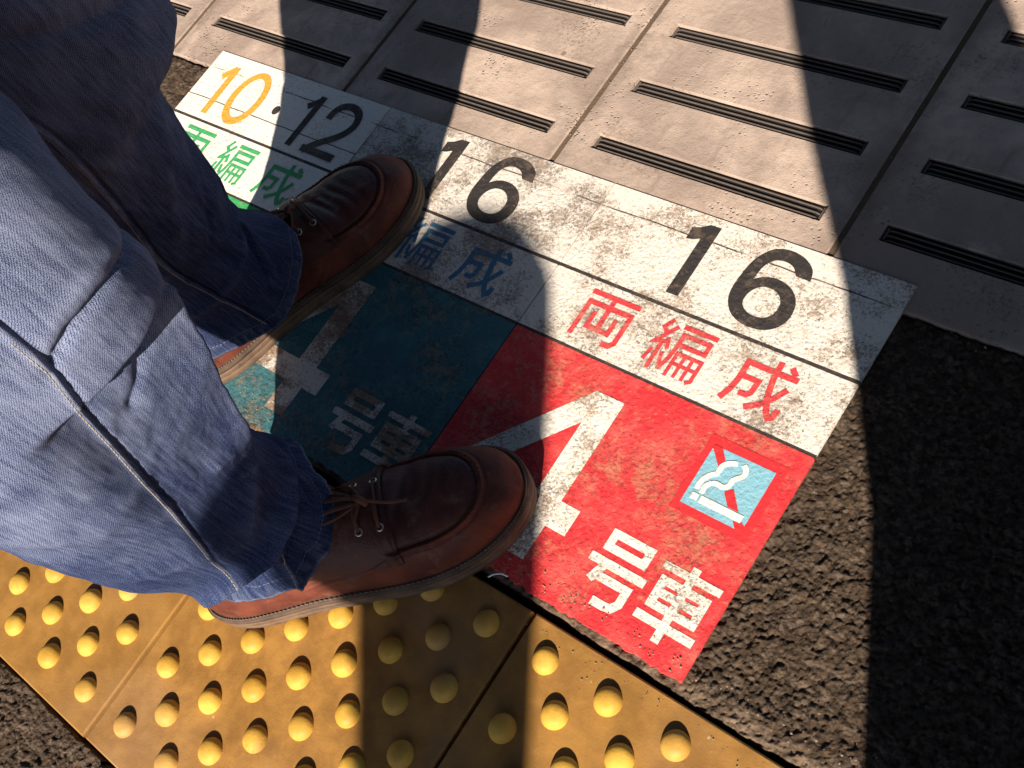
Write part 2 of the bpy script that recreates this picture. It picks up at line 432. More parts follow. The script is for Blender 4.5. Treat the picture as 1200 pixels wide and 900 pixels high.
def asph_patch(x0, x1, nx, ya, yb, ny, skirt_a, skirt_b, V, F):
    xs = np.linspace(x0, x1, nx); v = np.linspace(0, 1, ny)
    X, Vv = np.meshgrid(xs, v)
    ya_ = ya(xs); yb_ = yb(xs)
    Y = ya_[None, :] + (yb_ - ya_)[None, :] * Vv
    Z = asph_h(X, Y) - 0.0034
    if nx > 230 or ny > 100:
        wx = X + 0.002 * fbm(X * 150, Y * 150, 71, 2); wy = Y + 0.002 * fbm(X * 150, Y * 150, 81, 2)
        pt = np.clip(0.55 + 1.3 * fbm(X * 26, Y * 26, 91, 3), 0.15, 1.15)
        Z = Z + 0.0026 * pt * cellh(wx * 210, wy * 210, 51) + 0.0014 * cellh(wx * 420, wy * 420, 61) - 0.0012
    under = (X > -0.51) & (X < 0.398) & (Y > 0.2225)
    Z = np.where(under, np.minimum(Z, -0.0004), Z)
    if skirt_a:
        d = Y - ya_[None, :]; Z -= 0.0012 * np.exp(-(d / 0.003) ** 2)
        Z[0] = -0.022
    if skirt_b: Z[-1] = -0.022
    k = len(V)
    V.extend(np.stack([X, Y, Z], -1).reshape(-1, 3).tolist())
    F.extend((grid_faces(nx, ny) + k).tolist())
e1 = lambda x: 0.2122 + 0.0028 * fbm(x * 55, x * 0 + 2.5, 21, 4) + 0.002 * fbm(x * 9, x * 0, 5, 2)
e2 = lambda x: SLAB_Y - 0.0015 + 0.0022 * fbm(x * 40, x * 0 + 9.5, 31, 4)
e3 = lambda x: TILE_B - 0.0032 + 0.0035 * fbm(x * 60, x * 0 + 4.5, 41, 4)
V = []; F = []
asph_patch(-0.9, -0.52, 250, e1, e2, 140, True, True, V, F)
asph_patch(-0.52, 0.395, 500, e1, e2, 170, True, True, V, F)
asph_patch(0.395, 0.66, 270, e1, e2, 340, True, True, V, F)
asph_patch(0.66, 0.80, 40, e1, e2, 60, True, True, V, F)
asph_patch(0.80, 3.0, 220, e1, e2, 40, True, True, V, F)
asph_patch(-4.0, -0.9, 220, e1, e2, 40, True, True, V, F)
asph_patch(-0.50, 0.0, 420, lambda x: 0 * x - 0.30, e3, 180, False, True, V, F)
asph_patch(0.0, 0.35, 100, lambda x: 0 * x - 0.30, e3, 40, False, True, V, F)
asph_patch(-0.75, -0.5, 80, lambda x: 0 * x - 0.30, e3, 40, False, True, V, F)
asph_patch(0.35, 3.0, 200, lambda x: 0 * x - 0.30, e3, 30, False, True, V, F)
asph_patch(-4.0, -0.75, 200, lambda x: 0 * x - 0.30, e3, 30, False, True, V, F)
for (xa, xb) in ((-60, -4.0), (3.0, 60)):
    k = len(V); V += [(xa, 0.2145, -.003), (xb, 0.2145, -.003), (xb, SLAB_Y - .001, -.003), (xa, SLAB_Y - .001, -.003)]; F.append((k, k + 1, k + 2, k + 3))
    k = len(V); V += [(xa, -.30, -.003), (xb, -.30, -.003), (xb, TILE_B - .004, -.003), (xa, TILE_B - .004, -.003)]; F.append((k, k + 1, k + 2, k + 3))
k = len(V); V += [(-60, -8, -.0028), (60, -8, -.0028), (60, -.30, -.0028), (-60, -.30, -.0028)]; F.append((k, k + 1, k + 2, k + 3))
o = obj('platform_asphalt', V, F, M['asphalt'], None, True); o['kind'] = 'structure'

# ---- added unseen canopy: holds back sky light, low sun comes in under its edge
rf = empty('added_canopy', (0, -0.9, 0))
tag(rf, 'added flat steel canopy on columns, out of the frame, holding back sky light', 'canopy')
b = MB(); b.box(-25, 25, -1.55, 4.5, 2.75, 2.83); b.build('added_canopy_deck', M['canopy'], rf)
for x in (-12, -4.5, 4.5, 12):
    b = MB(); b.box(x - .06, x + .06, -1.55, 4.5, 2.60, 2.748); b.build('beam', M['canopy'], rf)
    b = MB(); b.tube([(x, 0, -.003), (x, 0, 2.598)], .09, 20); b.build('column', M['post'], rf, True)

# ---- concrete slabs with grip strips
PITCH = 0.3033
GY = [(0.6215, 0.6400), (0.6960, 0.7145), (0.7705, 0.7890), (0.8480, 0.8665), (0.9225, 0.9410), (0.9970, 1.0155)]
def make_slab():
    """local origin: front-left corner of the slab, top at z=0"""
    w = PITCH - 0.0058; y0 = SLAB_Y; y1 = 1.22
    root = empty('concrete_slab')
    xs = [0, 0.0012, 0.0265, 0.2755, w - 0.0012, w]
    ys = [y0, y0 + 0.0012]
    for a, b_ in GY: ys += [a, b_]
    ys += [y1 - 0.0022, y1]
    V = []; F = []
    for j, y in enumerate(ys):
        for i, x in enumerate(xs):
            z = -0.0008 if (i in (0, len(xs) - 1) or j in (0, len(ys) - 1)) else 0.0
            V.append((x, y, z))
    nx = len(xs)
    gcols = {(2, 2 + 2 * k) for k in range(len(GY))}
    for j in range(len(ys) - 1):
        for i in range(nx - 1):
            if (i, j) in gcols: continue
            F.append((j * nx + i, j * nx + i + 1, (j + 1) * nx + i + 1, (j + 1) * nx + i))
    # outer skirt
    def wall(a, b_):
        k = len(V); V.extend([(V[a][0], V[a][1], -0.024), (V[b_][0], V[b_][1], -0.024)]); F.append((b_, a, k, k + 1))
    for i in range(nx - 1): wall(i, i + 1); wall((len(ys) - 1) * nx + i + 1, (len(ys) - 1) * nx + i)
    for j in range(len(ys) - 1): wall((j + 1) * nx, j * nx); wall(j * nx + nx - 1, (j + 1) * nx + nx - 1)
    for (i, j) in gcols:       # recess walls and floor
        q = [j * nx + i, j * nx + i + 1, (j + 1) * nx + i + 1, (j + 1) * nx + i]
        k = len(V); V.extend([(V[t][0], V[t][1], -0.0065) for t in q])
        for a in range(4): F.append((q[(a + 1) % 4], q[a], k + a, k + (a + 1) % 4)[::-1])
        F.append((k, k + 1, k + 2, k + 3))
    obj('slab_body', V, F, M['concrete'], root)
    for (a, b_) in GY:
        g = MB(); g.box(0.0270, 0.2750, a + 0.0006, b_ - 0.0006, -0.0062, -0.0042)
        s = g.build('grip_strip', M['grip'], root)
        r = MB(); W_ = b_ - a
        for f in (0.19, 0.46, 0.74):       # rounded ribs joined at their ends
            yc = a + W_ * f
            pts = [(0.0295, yc, -0.0042), (0.034, yc, -0.0023), (0.268, yc, -0.0023), (0.2725, yc, -0.0042)]
            r.tube(pts, 0.0009, 6)
        r.tube([(0.0290, a + 0.003, -0.0030), (0.0290, b_ - 0.003, -0.0030)], 0.0012, 6)
        r.tube([(0.2730, a + 0.003, -0.0030), (0.2730, b_ - 0.003, -0.0030)], 0.0012, 6)
        r.build('rib', M['grip_rib'], s)
    return root
def copy_tree(o, parent=None):
    c = o.copy(); COL.objects.link(c)
    if parent: c.parent = parent
    for ch in list(o.children): copy_tree(ch, c)
    return c
SLAB_LABELS = {
    -4: None, -3: None,
    -2: 'sunlit concrete slab with ribbed strips at the back left, next to bare brown asphalt',
    -1: 'concrete slab with ribbed strips behind the orange 10 and black 12',
    0: 'concrete slab with ribbed strips half shaded by a leg, behind the blue lettering',
    1: 'mostly sunlit concrete slab with ribbed strips behind the red lettered number 16',
    2: 'dark shaded concrete slab with ribbed strips at the right beside black asphalt', 3: None}
slab0 = make_slab()
X0 = 0.0208
for k in range(-4, 4):
    xj = X0 + PITCH * (k - 1) - 0.0058
    o = sheet('joint_mortar', xj, xj + 0.0058, SLAB_Y + 0.001, 1.22, -0.0017, M['mortar'])
first = True
for k in range(-4, 4):
    s = slab0 if first else copy_tree(slab0)
    first = False
    s.location = (X0 + PITCH * (k - 1), 0, 0)
    lab = SLAB_LABELS[k] or 'ribbed concrete slab of the platform edge outside the sunlit row'
    tag(s, lab, 'paving slab', 'concrete slabs along the platform edge')

# ---- tactile tiles
def make_tile():
    root = empty('tactile_tile')
    n = 26; g = 0.0016; w = 0.300 - 0.003; hgt = TILE_T - TILE_B
    bm = MB()
    bev = 0.0016
    ring = [(0, 0, -0.024), (0, 0, -0.0022), (bev, bev, 0)]
    def rect(i, z): return [(i, i, z), (w - i, i, z), (w - i, hgt - i, z), (i, hgt - i, z)]
    vs = rect(0, -0.024) + rect(0, -0.0016) + rect(0.0006, -0.0006) + rect(bev, 0)
    fs = []
    for l in range(3):
        for a in range(4): fs.append((l * 4 + a, l * 4 + (a + 1) % 4, l * 4 + 4 + (a + 1) % 4, l * 4 + 4 + a))
    fs.append((12, 13, 14, 15))
    bm.add(vs, fs); bm.build('tile_plate', M['tile'], root)
    prof = [(0.0116, -0.0002), (0.0112, 0.0013), (0.0105, 0.0030), (0.0094, 0.0047), (0.0078, 0.0061), (0.0057, 0.0071), (0.0030, 0.0077), (0.0, 0.0079)]
    N = 28; V = []; F = []
    for (r, z) in prof[:-1]:
        for a in range(N): V.append((r * math.cos(2 * math.pi * a / N), r * math.sin(2 * math.pi * a / N), z))
    V.append((0, 0, prof[-1][1]))
    L = len(prof) - 1
    for l in range(L - 1):
        for a in range(N): F.append((l * N + a, l * N + (a + 1) % N, (l + 1) * N + (a + 1) % N, (l + 1) * N + a))
    for a in range(N): F.append(((L - 1) * N + a, (L - 1) * N + (a + 1) % N, len(V) - 1))
    d0 = None
    for i in range(9):
        for j in range(9):
            if (i + j) % 2: continue
            x = 0.0300 + 0.03 * i - 0.0015; y = 0.0305 + 0.03 * j + 0.0
            if d0 is None: d = d0 = obj('dome', V, F, M['dome'], root, True)
            else:
                d = d0.copy(); COL.objects.link(d); d.parent = root
            d.location = (x, y, 0); d.rotation_euler = (0, 0, random.random() * 6)
            s = 0.97 + 0.06 * random.random(); d.scale = (s, s, s * (0.93 + 0.12 * random.random()))
    return root
TL = {-2: 'yellow tactile tile whose corner peeps out at the far left under the jeans',
      -1: 'sunlit yellow tactile tile at the lower left below the jeans',
      0: 'yellow tactile tile under the shoe, half in shadow',
      1: 'sunlit yellow tactile tile along the red painted field'}
t0 = make_tile(); first = True
for k in range(-4, 6):
    t = t0 if first else copy_tree(t0)
    first = False
    dz = (-0.0004, 0.0, -0.0007, 0.0004)[k % 4]
    t.location = (-0.0300 + 0.30 * k + 0.0012, TILE_B + (0.0, .0008, -.0006)[k % 3], dz)
    t.rotation_euler = (0, 0, (0.001, -0.0015, 0.0)[k % 3])
    tag(t, TL.get(k, 'yellow tactile tile of the guiding strip outside the sunlit middle'), 'tactile tile', 'yellow tactile tiles in a strip')

# ------------------------------------------------------------------ painted markings
def stroke(pts, w):
    """polyline with mitred joints -> list of quads and joint discs, in mm"""
    out = []
    P = [np.array(p, float) for p in pts]
    for i in range(len(P) - 1):
        d = P[i + 1] - P[i]; d /= np.linalg.norm(d); n = np.array([-d[1], d[0]]) * w / 2
        a, b_ = P[i].copy(), P[i + 1].copy()
        out.append([a - n, b_ - n, b_ + n, a + n])
        if 0 < i:
            d0 = P[i] - P[i - 1]; d0 /= np.linalg.norm(d0); n0 = np.array([-d0[1], d0[0]]) * w / 2
            cr = d0[0] * d[1] - d0[1] * d[0]
            dt = float(np.clip(d0 @ d, -1, 1))
            if abs(cr) > 1e-4:
                sgn = -1 if cr > 0 else 1
                m = (n0 + n) / np.linalg.norm(n0 + n)
                ml = (w / 2) / max(0.45, math.cos(math.acos(dt) / 2))
                out.append([P[i], P[i] + sgn * n0, P[i] + sgn * m * ml, P[i] + sgn * n])
    return out
def inside(p, poly):
    x, y = p; c = False; n = len(poly); j = n - 1
    for i in range(n):
        xi, yi = poly[i]; xj, yj = poly[j]
        if (yi > y) != (yj > y) and x < (xj - xi) * (y - yi) / (yj - yi) + xi: c = not c
        j = i
    return c
def flat(name, adds, subs, mat, parent, z, dx=0.0, th=0.0):
    """one flat mesh = union of polygons minus holes, coordinates in mm"""
    vs = []; es = []
    for poly in adds + subs:
        k = len(vs); n = len(poly)
        vs += [Vector((float(p[0]), float(p[1]))) for p in poly]; es += [(k + i, k + (i + 1) % n) for i in range(n)]
    ov, oe, of, *_ = geometry.delaunay_2d_cdt(vs, es, [], 0, 1e-4)
    keep = []
    for f in of:
        c = sum((ov[i] for i in f), Vector((0, 0))) / len(f)
        if any(inside(c, p) for p in adds) and not any(inside(c, p) for p in subs): keep.append(tuple(f))
    used = sorted({i for f in keep for i in f}); mp = {u: i for i, u in enumerate(used)}
    V = [((ov[u][0] + dx) / 1000, ov[u][1] / 1000, z) for u in used]
    F = []
    for f in keep:
        a, b_, c = (ov[i] for i in f[:3])
        if (b_ - a).cross(c - a) < 0: f = f[::-1]
        F.append(tuple(mp[i] for i in f))
    if th:
        cnt = {}
        for f in F:
            for i in range(len(f)):
                e = (f[i], f[(i + 1) % len(f)]); cnt[e] = 1
        k = len(V); V2 = V + [(x, y, zz - th) for x, y, zz in V]
        F2 = list(F)
        for (a, b_) in cnt:
            if (b_, a) not in cnt: F2.append((b_, a, a + k, b_ + k))
        V, F = V2, F2
    return obj(name, V, F, mat, parent)
def R_(x0, x1, y0, y1): return [(x0, y0), (x1, y0), (x1, y1), (x0, y1)]
def S(*sts):
    out = []
    for pts, w in sts: out += stroke(pts, w)
    return out
G_RYO = S(([(146.6, 481.2), (199.2, 481.2)], 5.2), ([(172, 481), (172, 447)], 5.2),
          ([(150.2, 434.4), (150.2, 470.8), (195.0, 470.8), (195.0, 441.5), (191.5, 437.2), (183.3, 436.6)], 5.2),
          ([(161, 463), (161, 447.2), (184, 447.2), (184, 463)], 5.0))
G_HEN = S(([(244.6, 481.6), (278.4, 481.6)], 4.8), ([(248.6, 464.3), (248.6, 474.3), (274.6, 474.3), (274.6, 464.3), (246.6, 464.3)], 4.4),
          ([(248.4, 476.2), (248.2, 458), (246.6, 447), (243.0, 436.6)], 4.0),
          ([(252.4, 433.4), (252.4, 456.6), (276.4, 456.6), (276.4, 437.2), (272.4, 434.2)], 3.6),
          ([(260.4, 456), (260.4, 434.6)], 3.4), ([(268.2, 456), (268.2, 434.6)], 3.4), ([(252, 446.6), (276, 446.6)], 3.2),
          ([(232.9, 484.6), (227.8, 475.2), (233.6, 470.4)], 4.0), ([(240.2, 479.6), (226.8, 459.6), (239.4, 463.4)], 4.0),
          ([(237.2, 467.2), (241.2, 456.4)], 3.8), ([(233.7, 461), (233.7, 433.6)], 4.2), ([(228.4, 452.8), (226.2, 439.8)], 3.8), ([(238.8, 452.4), (242.0, 441.0)], 3.8))
G_SEI = S(([(309.0, 474.6), (357.2, 474.6)], 5.4), ([(311.6, 476.6), (311.6, 457), (309.8, 446), (305.6, 435.4)], 5.4),
          ([(312, 461.3), (328.2, 461.3), (327.4, 450.0), (324.4, 446.6), (317.4, 446.4)], 5.0),
          ([(337.2, 485.2), (337.8, 468), (341.4, 452), (347.0, 439.6), (350.8, 435.4), (353.8, 437.4), (354.8, 445.0)], 5.4),
          ([(353.0, 464.2), (347.0, 453.4), (339.0, 443.6), (328.0, 436.2)], 5.2), ([(347.0, 483.6), (353.2, 478.0)], 5.0))
G_GO = S(([(294.2, 294.8), (327.6, 294.8), (327.6, 282.8), (294.2, 282.8), (294.2, 298.2)], 7.2), ([(284.7, 270.1), (337.0, 270.1)], 7.5),
         ([(299.6, 268), (294.6, 252.8)], 7.4), ([(294.4, 258.4), (327.4, 258.4), (327.4, 246), (323.4, 240.4), (317, 239.3), (305.4, 239.3)], 7.3))
G_SHA = S(([(341.4, 292.0), (392.9, 292.0)], 6.4), ([(341.2, 248.7), (393.6, 248.7)], 7.2), ([(367.0, 300.8), (367.0, 235.4)], 7.0),
          ([(348.2, 260.6), (348.2, 280.8), (385.8, 280.8), (385.8, 260.6), (344.7, 260.6)], 7.1), ([(348, 270.9), (386, 270.9)], 7.2))
G_FOUR = [[(207.2, 396.0), (236.5, 396.0), (236.5, 238.9), (211.6, 238.9), (211.6, 365.3), (156.8, 296.0), (128.2, 296.0)], R_(127.0, 256.6, 272.0, 296.4)]
G_ONE = [[(195.8, 574.4), (203, 577), (210.8, 582.6), (221.9, 582.6), (222.0, 506.0), (209.3, 506.0), (209.3, 566.8), (203.5, 563.5), (196.3, 561.9)]]
six_o = catmull([(320.2, 562.5), (316.4, 573.4), (305.6, 581.4), (292.4, 584.3), (281.0, 582.6), (272.6, 577.0), (264.9, 563.7), (262.0, 545.0), (262.0, 529.6), (265.7, 518.4), (274.7, 508.7), (288.4, 503.8), (304.0, 504.6), (315.6, 511.2), (321.4, 522.6), (320.4, 536.4), (313.4, 547.0), (302.6, 553.0), (291.0, 554.2), (281.4, 551.7), (274.4, 546.6)], 5)
six_i = catmull([(274.4, 546.6), (276.1, 561.2), (281.6, 569.8), (290.4, 572.6), (299.9, 570.2), (306.2, 562.9)], 5)
G_SIX = [six_o + six_i[1:]]
G_SIXH = [catmull([(285.6, 542.9), (279.6, 537.4), (276.8, 528.6), (278.6, 521.0), (284.9, 516.1), (292.9, 514.4), (301.5, 515.9), (306.9, 521.6), (308.1, 530.4), (305.4, 537.6), (298.9, 542.8), (292.4, 544.0)], 5, True)]
ZF, ZL, ZI = 0.0014, 0.0018, 0.0020

def jag(x0, x1, y, amp, seed, n):
    xs = np.linspace(x0, x1, n)
    return [(float(x), float(y + amp * f)) for x, f in zip(xs, fbm(xs * 0.22, xs * 0 + seed, seed, 4))]
def marking(x0, x1, left, label, white, field, extra_white=None):
    root = empty('platform_marking', ((x0 + x1) / 2000, 0.40, 0))
    inv = Vector((-(x0 + x1) / 2, -400))
    p = root
    parts = {}
    def F_(name, adds, subs, mat, z, dx=0.0, par=None, th=0.0):
        o = flat(name, adds, subs, mat, par or p, z, dx, th)
        # keep geometry in the thing's own space
        off = Vector(((x0 + x1) / 2000, 0.40, 0))
        for v in o.data.vertices: v.co -= off
        return o
    F_('number_band', [R_(x0, x1, 495.6, 591.6)], [], white, ZF, th=0.004)
    F_('lettering_band', [R_(x0, x1, 424.2, 491.9)], [], M['white'] if left is None else white, ZF, th=0.004)
    low = jag(x0, x1, 219.8, 2.4, int(x0) % 7 + 3, 160)
    F_('car_number_field', [low + [(x1, 421.2), (x0, 421.2)]], [], field, ZF, th=0.004)
    F_('divider_line', [jag(x0, x1, 491.8, 0.5, 3, 60) + jag(x0, x1, 495.7, 0.5, 5, 60)[::-1]], [], M['line'], ZF - 0.0002, th=0.003)
    F_('divider_line', [jag(x0, x1, 421.0, 0.7, 4, 60) + jag(x0, x1, 424.4, 0.7, 6, 60)[::-1]], [], M['line'], ZF - 0.0002, th=0.003)
    return p, F_
OFF = -303.2
# red one, on the right
pr, FR = marking(98.5, 400, None, 'worn red platform marking lettered 16 with a no smoking symbol', M['white'], M['red'])
tag(pr, 'worn red painted platform marking with black 16 and a no smoking symbol', 'platform marking', 'boarding position markings painted side by side')
FR('digit', G_ONE, [], M['black_ink'], ZL); FR('digit', G_SIX, G_SIXH, M['black_ink'], ZL)
FR('character', G_RYO, [], M['red_ink'], ZL); FR('character', G_HEN, [], M['red_ink'], ZL); FR('character', G_SEI, [], M['red_ink'], ZL)
FR('car_number', G_FOUR, [], M['white_ink'], ZL); FR('character', G_GO, [], M['white_ink'], ZL); FR('character', G_SHA, [], M['white_ink'], ZL)
st = FR('no_smoking_sticker', [R_(318.7, 388.0, 334.6, 405.0)], [], M['red_clean'], ZL, th=0.0007)
FR('blue_square', [R_(325.0, 380.6, 342.0, 396.8)], [], M['sky_blue'], ZI, par=st)
FR('slash', [[(324.9, 396.9), (324.9, 394.0), (337.6, 381.0), (341.0, 387.0), (332.6, 396.9)], [(352.4, 364.8), (361.2, 355.0), (371.0, 355.0), (357.8, 370.4)], [(370.6, 346.6), (375.2, 341.9), (380.7, 341.9), (380.7, 347.0), (377.0, 349.0)]], [], M['red_clean'], ZI + 0.0003, par=st)
sm = S((catmull([(331.8, 357.0), (331.6, 363.5), (334.4, 370.5), (339.6, 376.0), (340.2, 383.0), (344.4, 387.6), (350.4, 390.0)], 5), 4.6),
       (catmull([(337.0, 355.4), (337.0, 362.5), (342.2, 367.6), (349.0, 367.4), (353.4, 370.6), (353.8, 376.2), (359.2, 382.4), (359.0, 388.0), (355.2, 391.2)], 5), 4.4))
FR('cigarette', [R_(338.4, 376.5, 347.6, 354.0), R_(330.6, 336.6, 348.0, 353.8)] + sm, [], M['cig'], ZI + 0.0006, par=st)
# teal one, in the middle
pt, FT = marking(-204.8, 97.0, 1, '', M['white_worn'], M['teal'])
tag(pt, 'teal painted platform marking between the two shoes, shaded, with black 16', 'platform marking', 'boarding position markings painted side by side')
FT('digit', G_ONE, [], M['black_ink'], ZL, OFF); FT('digit', G_SIX, G_SIXH, M['black_ink'], ZL, OFF)
FT('character', G_RYO, [], M['blue_ink'], ZL, OFF); FT('character', G_HEN, [], M['blue_ink'], ZL, OFF); FT('character', G_SEI, [], M['blue_ink'], ZL, OFF + 0)
FT('car_number', G_FOUR, [], M['white_ink_worn'], ZL, OFF); FT('character', G_GO, [], M['white_ink_worn'], ZL, OFF); FT('character', G_SHA, [], M['white_ink_worn'], ZL, OFF)
# green one, on the left, mostly behind the legs
pg, FG = marking(-502.5, -206.3, 1, '', M['white_clean'], M['green'])
tag(pg, 'green platform marking with orange 10 and black 12, partly hidden by the leg', 'platform marking', 'boarding position markings painted side by side')
FG('digit', S((catmull([(-456.5, 576), (-456.0, 548), (-455.2, 503.6)], 4), 10.0), ([(-458.0, 571.5), (-470.5, 557.5)], 10.0)), [], M['orange_ink'], ZL)
oval = lambda cx, cy, a, b_, n=36: [(cx + a * math.cos(2 * math.pi * k / n), cy + b_ * math.sin(2 * math.pi * k / n)) for k in range(n)]
FG('digit', [oval(-408, 541, 27, 40)], [oval(-408, 542, 17, 30)], M['orange_ink'], ZL)
FG('dot', [oval(-353, 540, 5.4, 6.4, 18)], [], M['black_ink'], ZL)
FG('digit', S(([(-300.6, 577), (-301.4, 504.6)], 9.6), ([(-300.5, 572), (-314, 558.5)], 9.0)), [], M['black_ink'], ZL)
FG('digit', S((catmull([(-274.0, 552.5), (-272.6, 564), (-266, 573.0), (-252.5, 576.0), (-239.0, 570.5), (-233.4, 558.0), (-236.4, 545.5), (-245, 534.5), (-258, 524.0), (-269, 514.5), (-276.5, 505.4)], 5), 9.6), ([(-281, 508.6), (-228.6, 508.6)], 9.6)), [], M['black_ink'], ZL)
FG('character', G_RYO, [], M['green_ink'], ZL, 2 * OFF); FG('character', G_HEN, [], M['green_ink'], ZL, 2 * OFF); FG('character', G_SEI, [], M['green_ink'], ZL, 2 * OFF)

# scrap of white thread in the gap by the shoe
b = MB(); b.tube(catmull([(0.2195, 0.2120, 0.0030), (0.2235, 0.2160, 0.0050), (0.2290, 0.2195, 0.0052), (0.2345, 0.2205, 0.0036)], 5), 0.0007, 6)
tag(b.build('thread_scrap', M['string'], None, True), 'short curl of white thread in the dark gap beside the shoe', 'thread')

# loose grit along the joints and on the paint
rg = random.Random(11); gv = MB()
def pebble(x, y, z, r):
    vs = []
    for (a, b_, c) in ((1, 0, 0), (-1, 0, 0), (0, 1, 0), (0, -1, 0), (0, 0, .7), (0, 0, -.4)):
        k = r * (0.6 + 0.7 * rg.random()); vs.append((x + a * k, y + b_ * k, z + c * k))
    gv.add(vs, [(0, 2, 4), (2, 1, 4), (1, 3, 4), (3, 0, 4), (2, 0, 5), (1, 2, 5), (3, 1, 5), (0, 3, 5)])
for i in range(190):
    x = rg.uniform(-.25, .62); y = .2235 + abs(rg.gauss(0, .012)); pebble(x, y, .0021, rg.uniform(.0004, .0013))
for i in range(260):
    pebble(rg.uniform(-.5, .62), .5665 + rg.gauss(0, .004), .0016 if rg.random() < .6 else .0005, rg.uniform(.0004, .0011))
for i in range(220):
    pebble(rg.uniform(-.4, .6), .2035 - abs(rg.gauss(0, .010)), .0006, rg.uniform(.0003, .0009))
for i in range(260):
    pebble(rg.uniform(-.2, .40), rg.uniform(.225, .59), .0022, rg.uniform(.0003, .0008))
for i in range(200):
    k_ = rg.choice((-2, -1, 0, 1, 2)); pebble(X0 + PITCH * k_ - .003 + rg.gauss(0, .006), rg.uniform(.6, .95), .0004, rg.uniform(.0003, .0010))
go = gv.build('grit', M['grit'])
tag(go, 'fine brown grit scattered along the joints and on the paint', 'grit', None, 'stuff')

# ------------------------------------------------------------------ the standing person
person = empty('person', (-0.045, 0.22, 0))
tag(person, 'standing person in blue jeans and brown leather lace-up shoes, seen from the knees down', 'person')
POFF = np.array([-0.045, 0.22, 0.0])

def seg_dist(U, Vv, pts):
    """distance in a 2-D chart to a polyline, and position along it 0..1"""
    best = np.full(U.shape, 1e9); tt = np.zeros(U.shape)
    n = len(pts) - 1
    for i in range(n):
        ax, ay = pts[i]; bx, by = pts[i + 1]
        dx, dy = bx - ax, by - ay; L2 = dx * dx + dy * dy + 1e-12
        t = np.clip(((U - ax) * dx + (Vv - ay) * dy) / L2, 0, 1)
        d = np.hypot(U - ax - t * dx, Vv - ay - t * dy)
        m = d < best; best = np.where(m, d, best); tt = np.where(m, (i + t) / n, tt)
    return best, tt

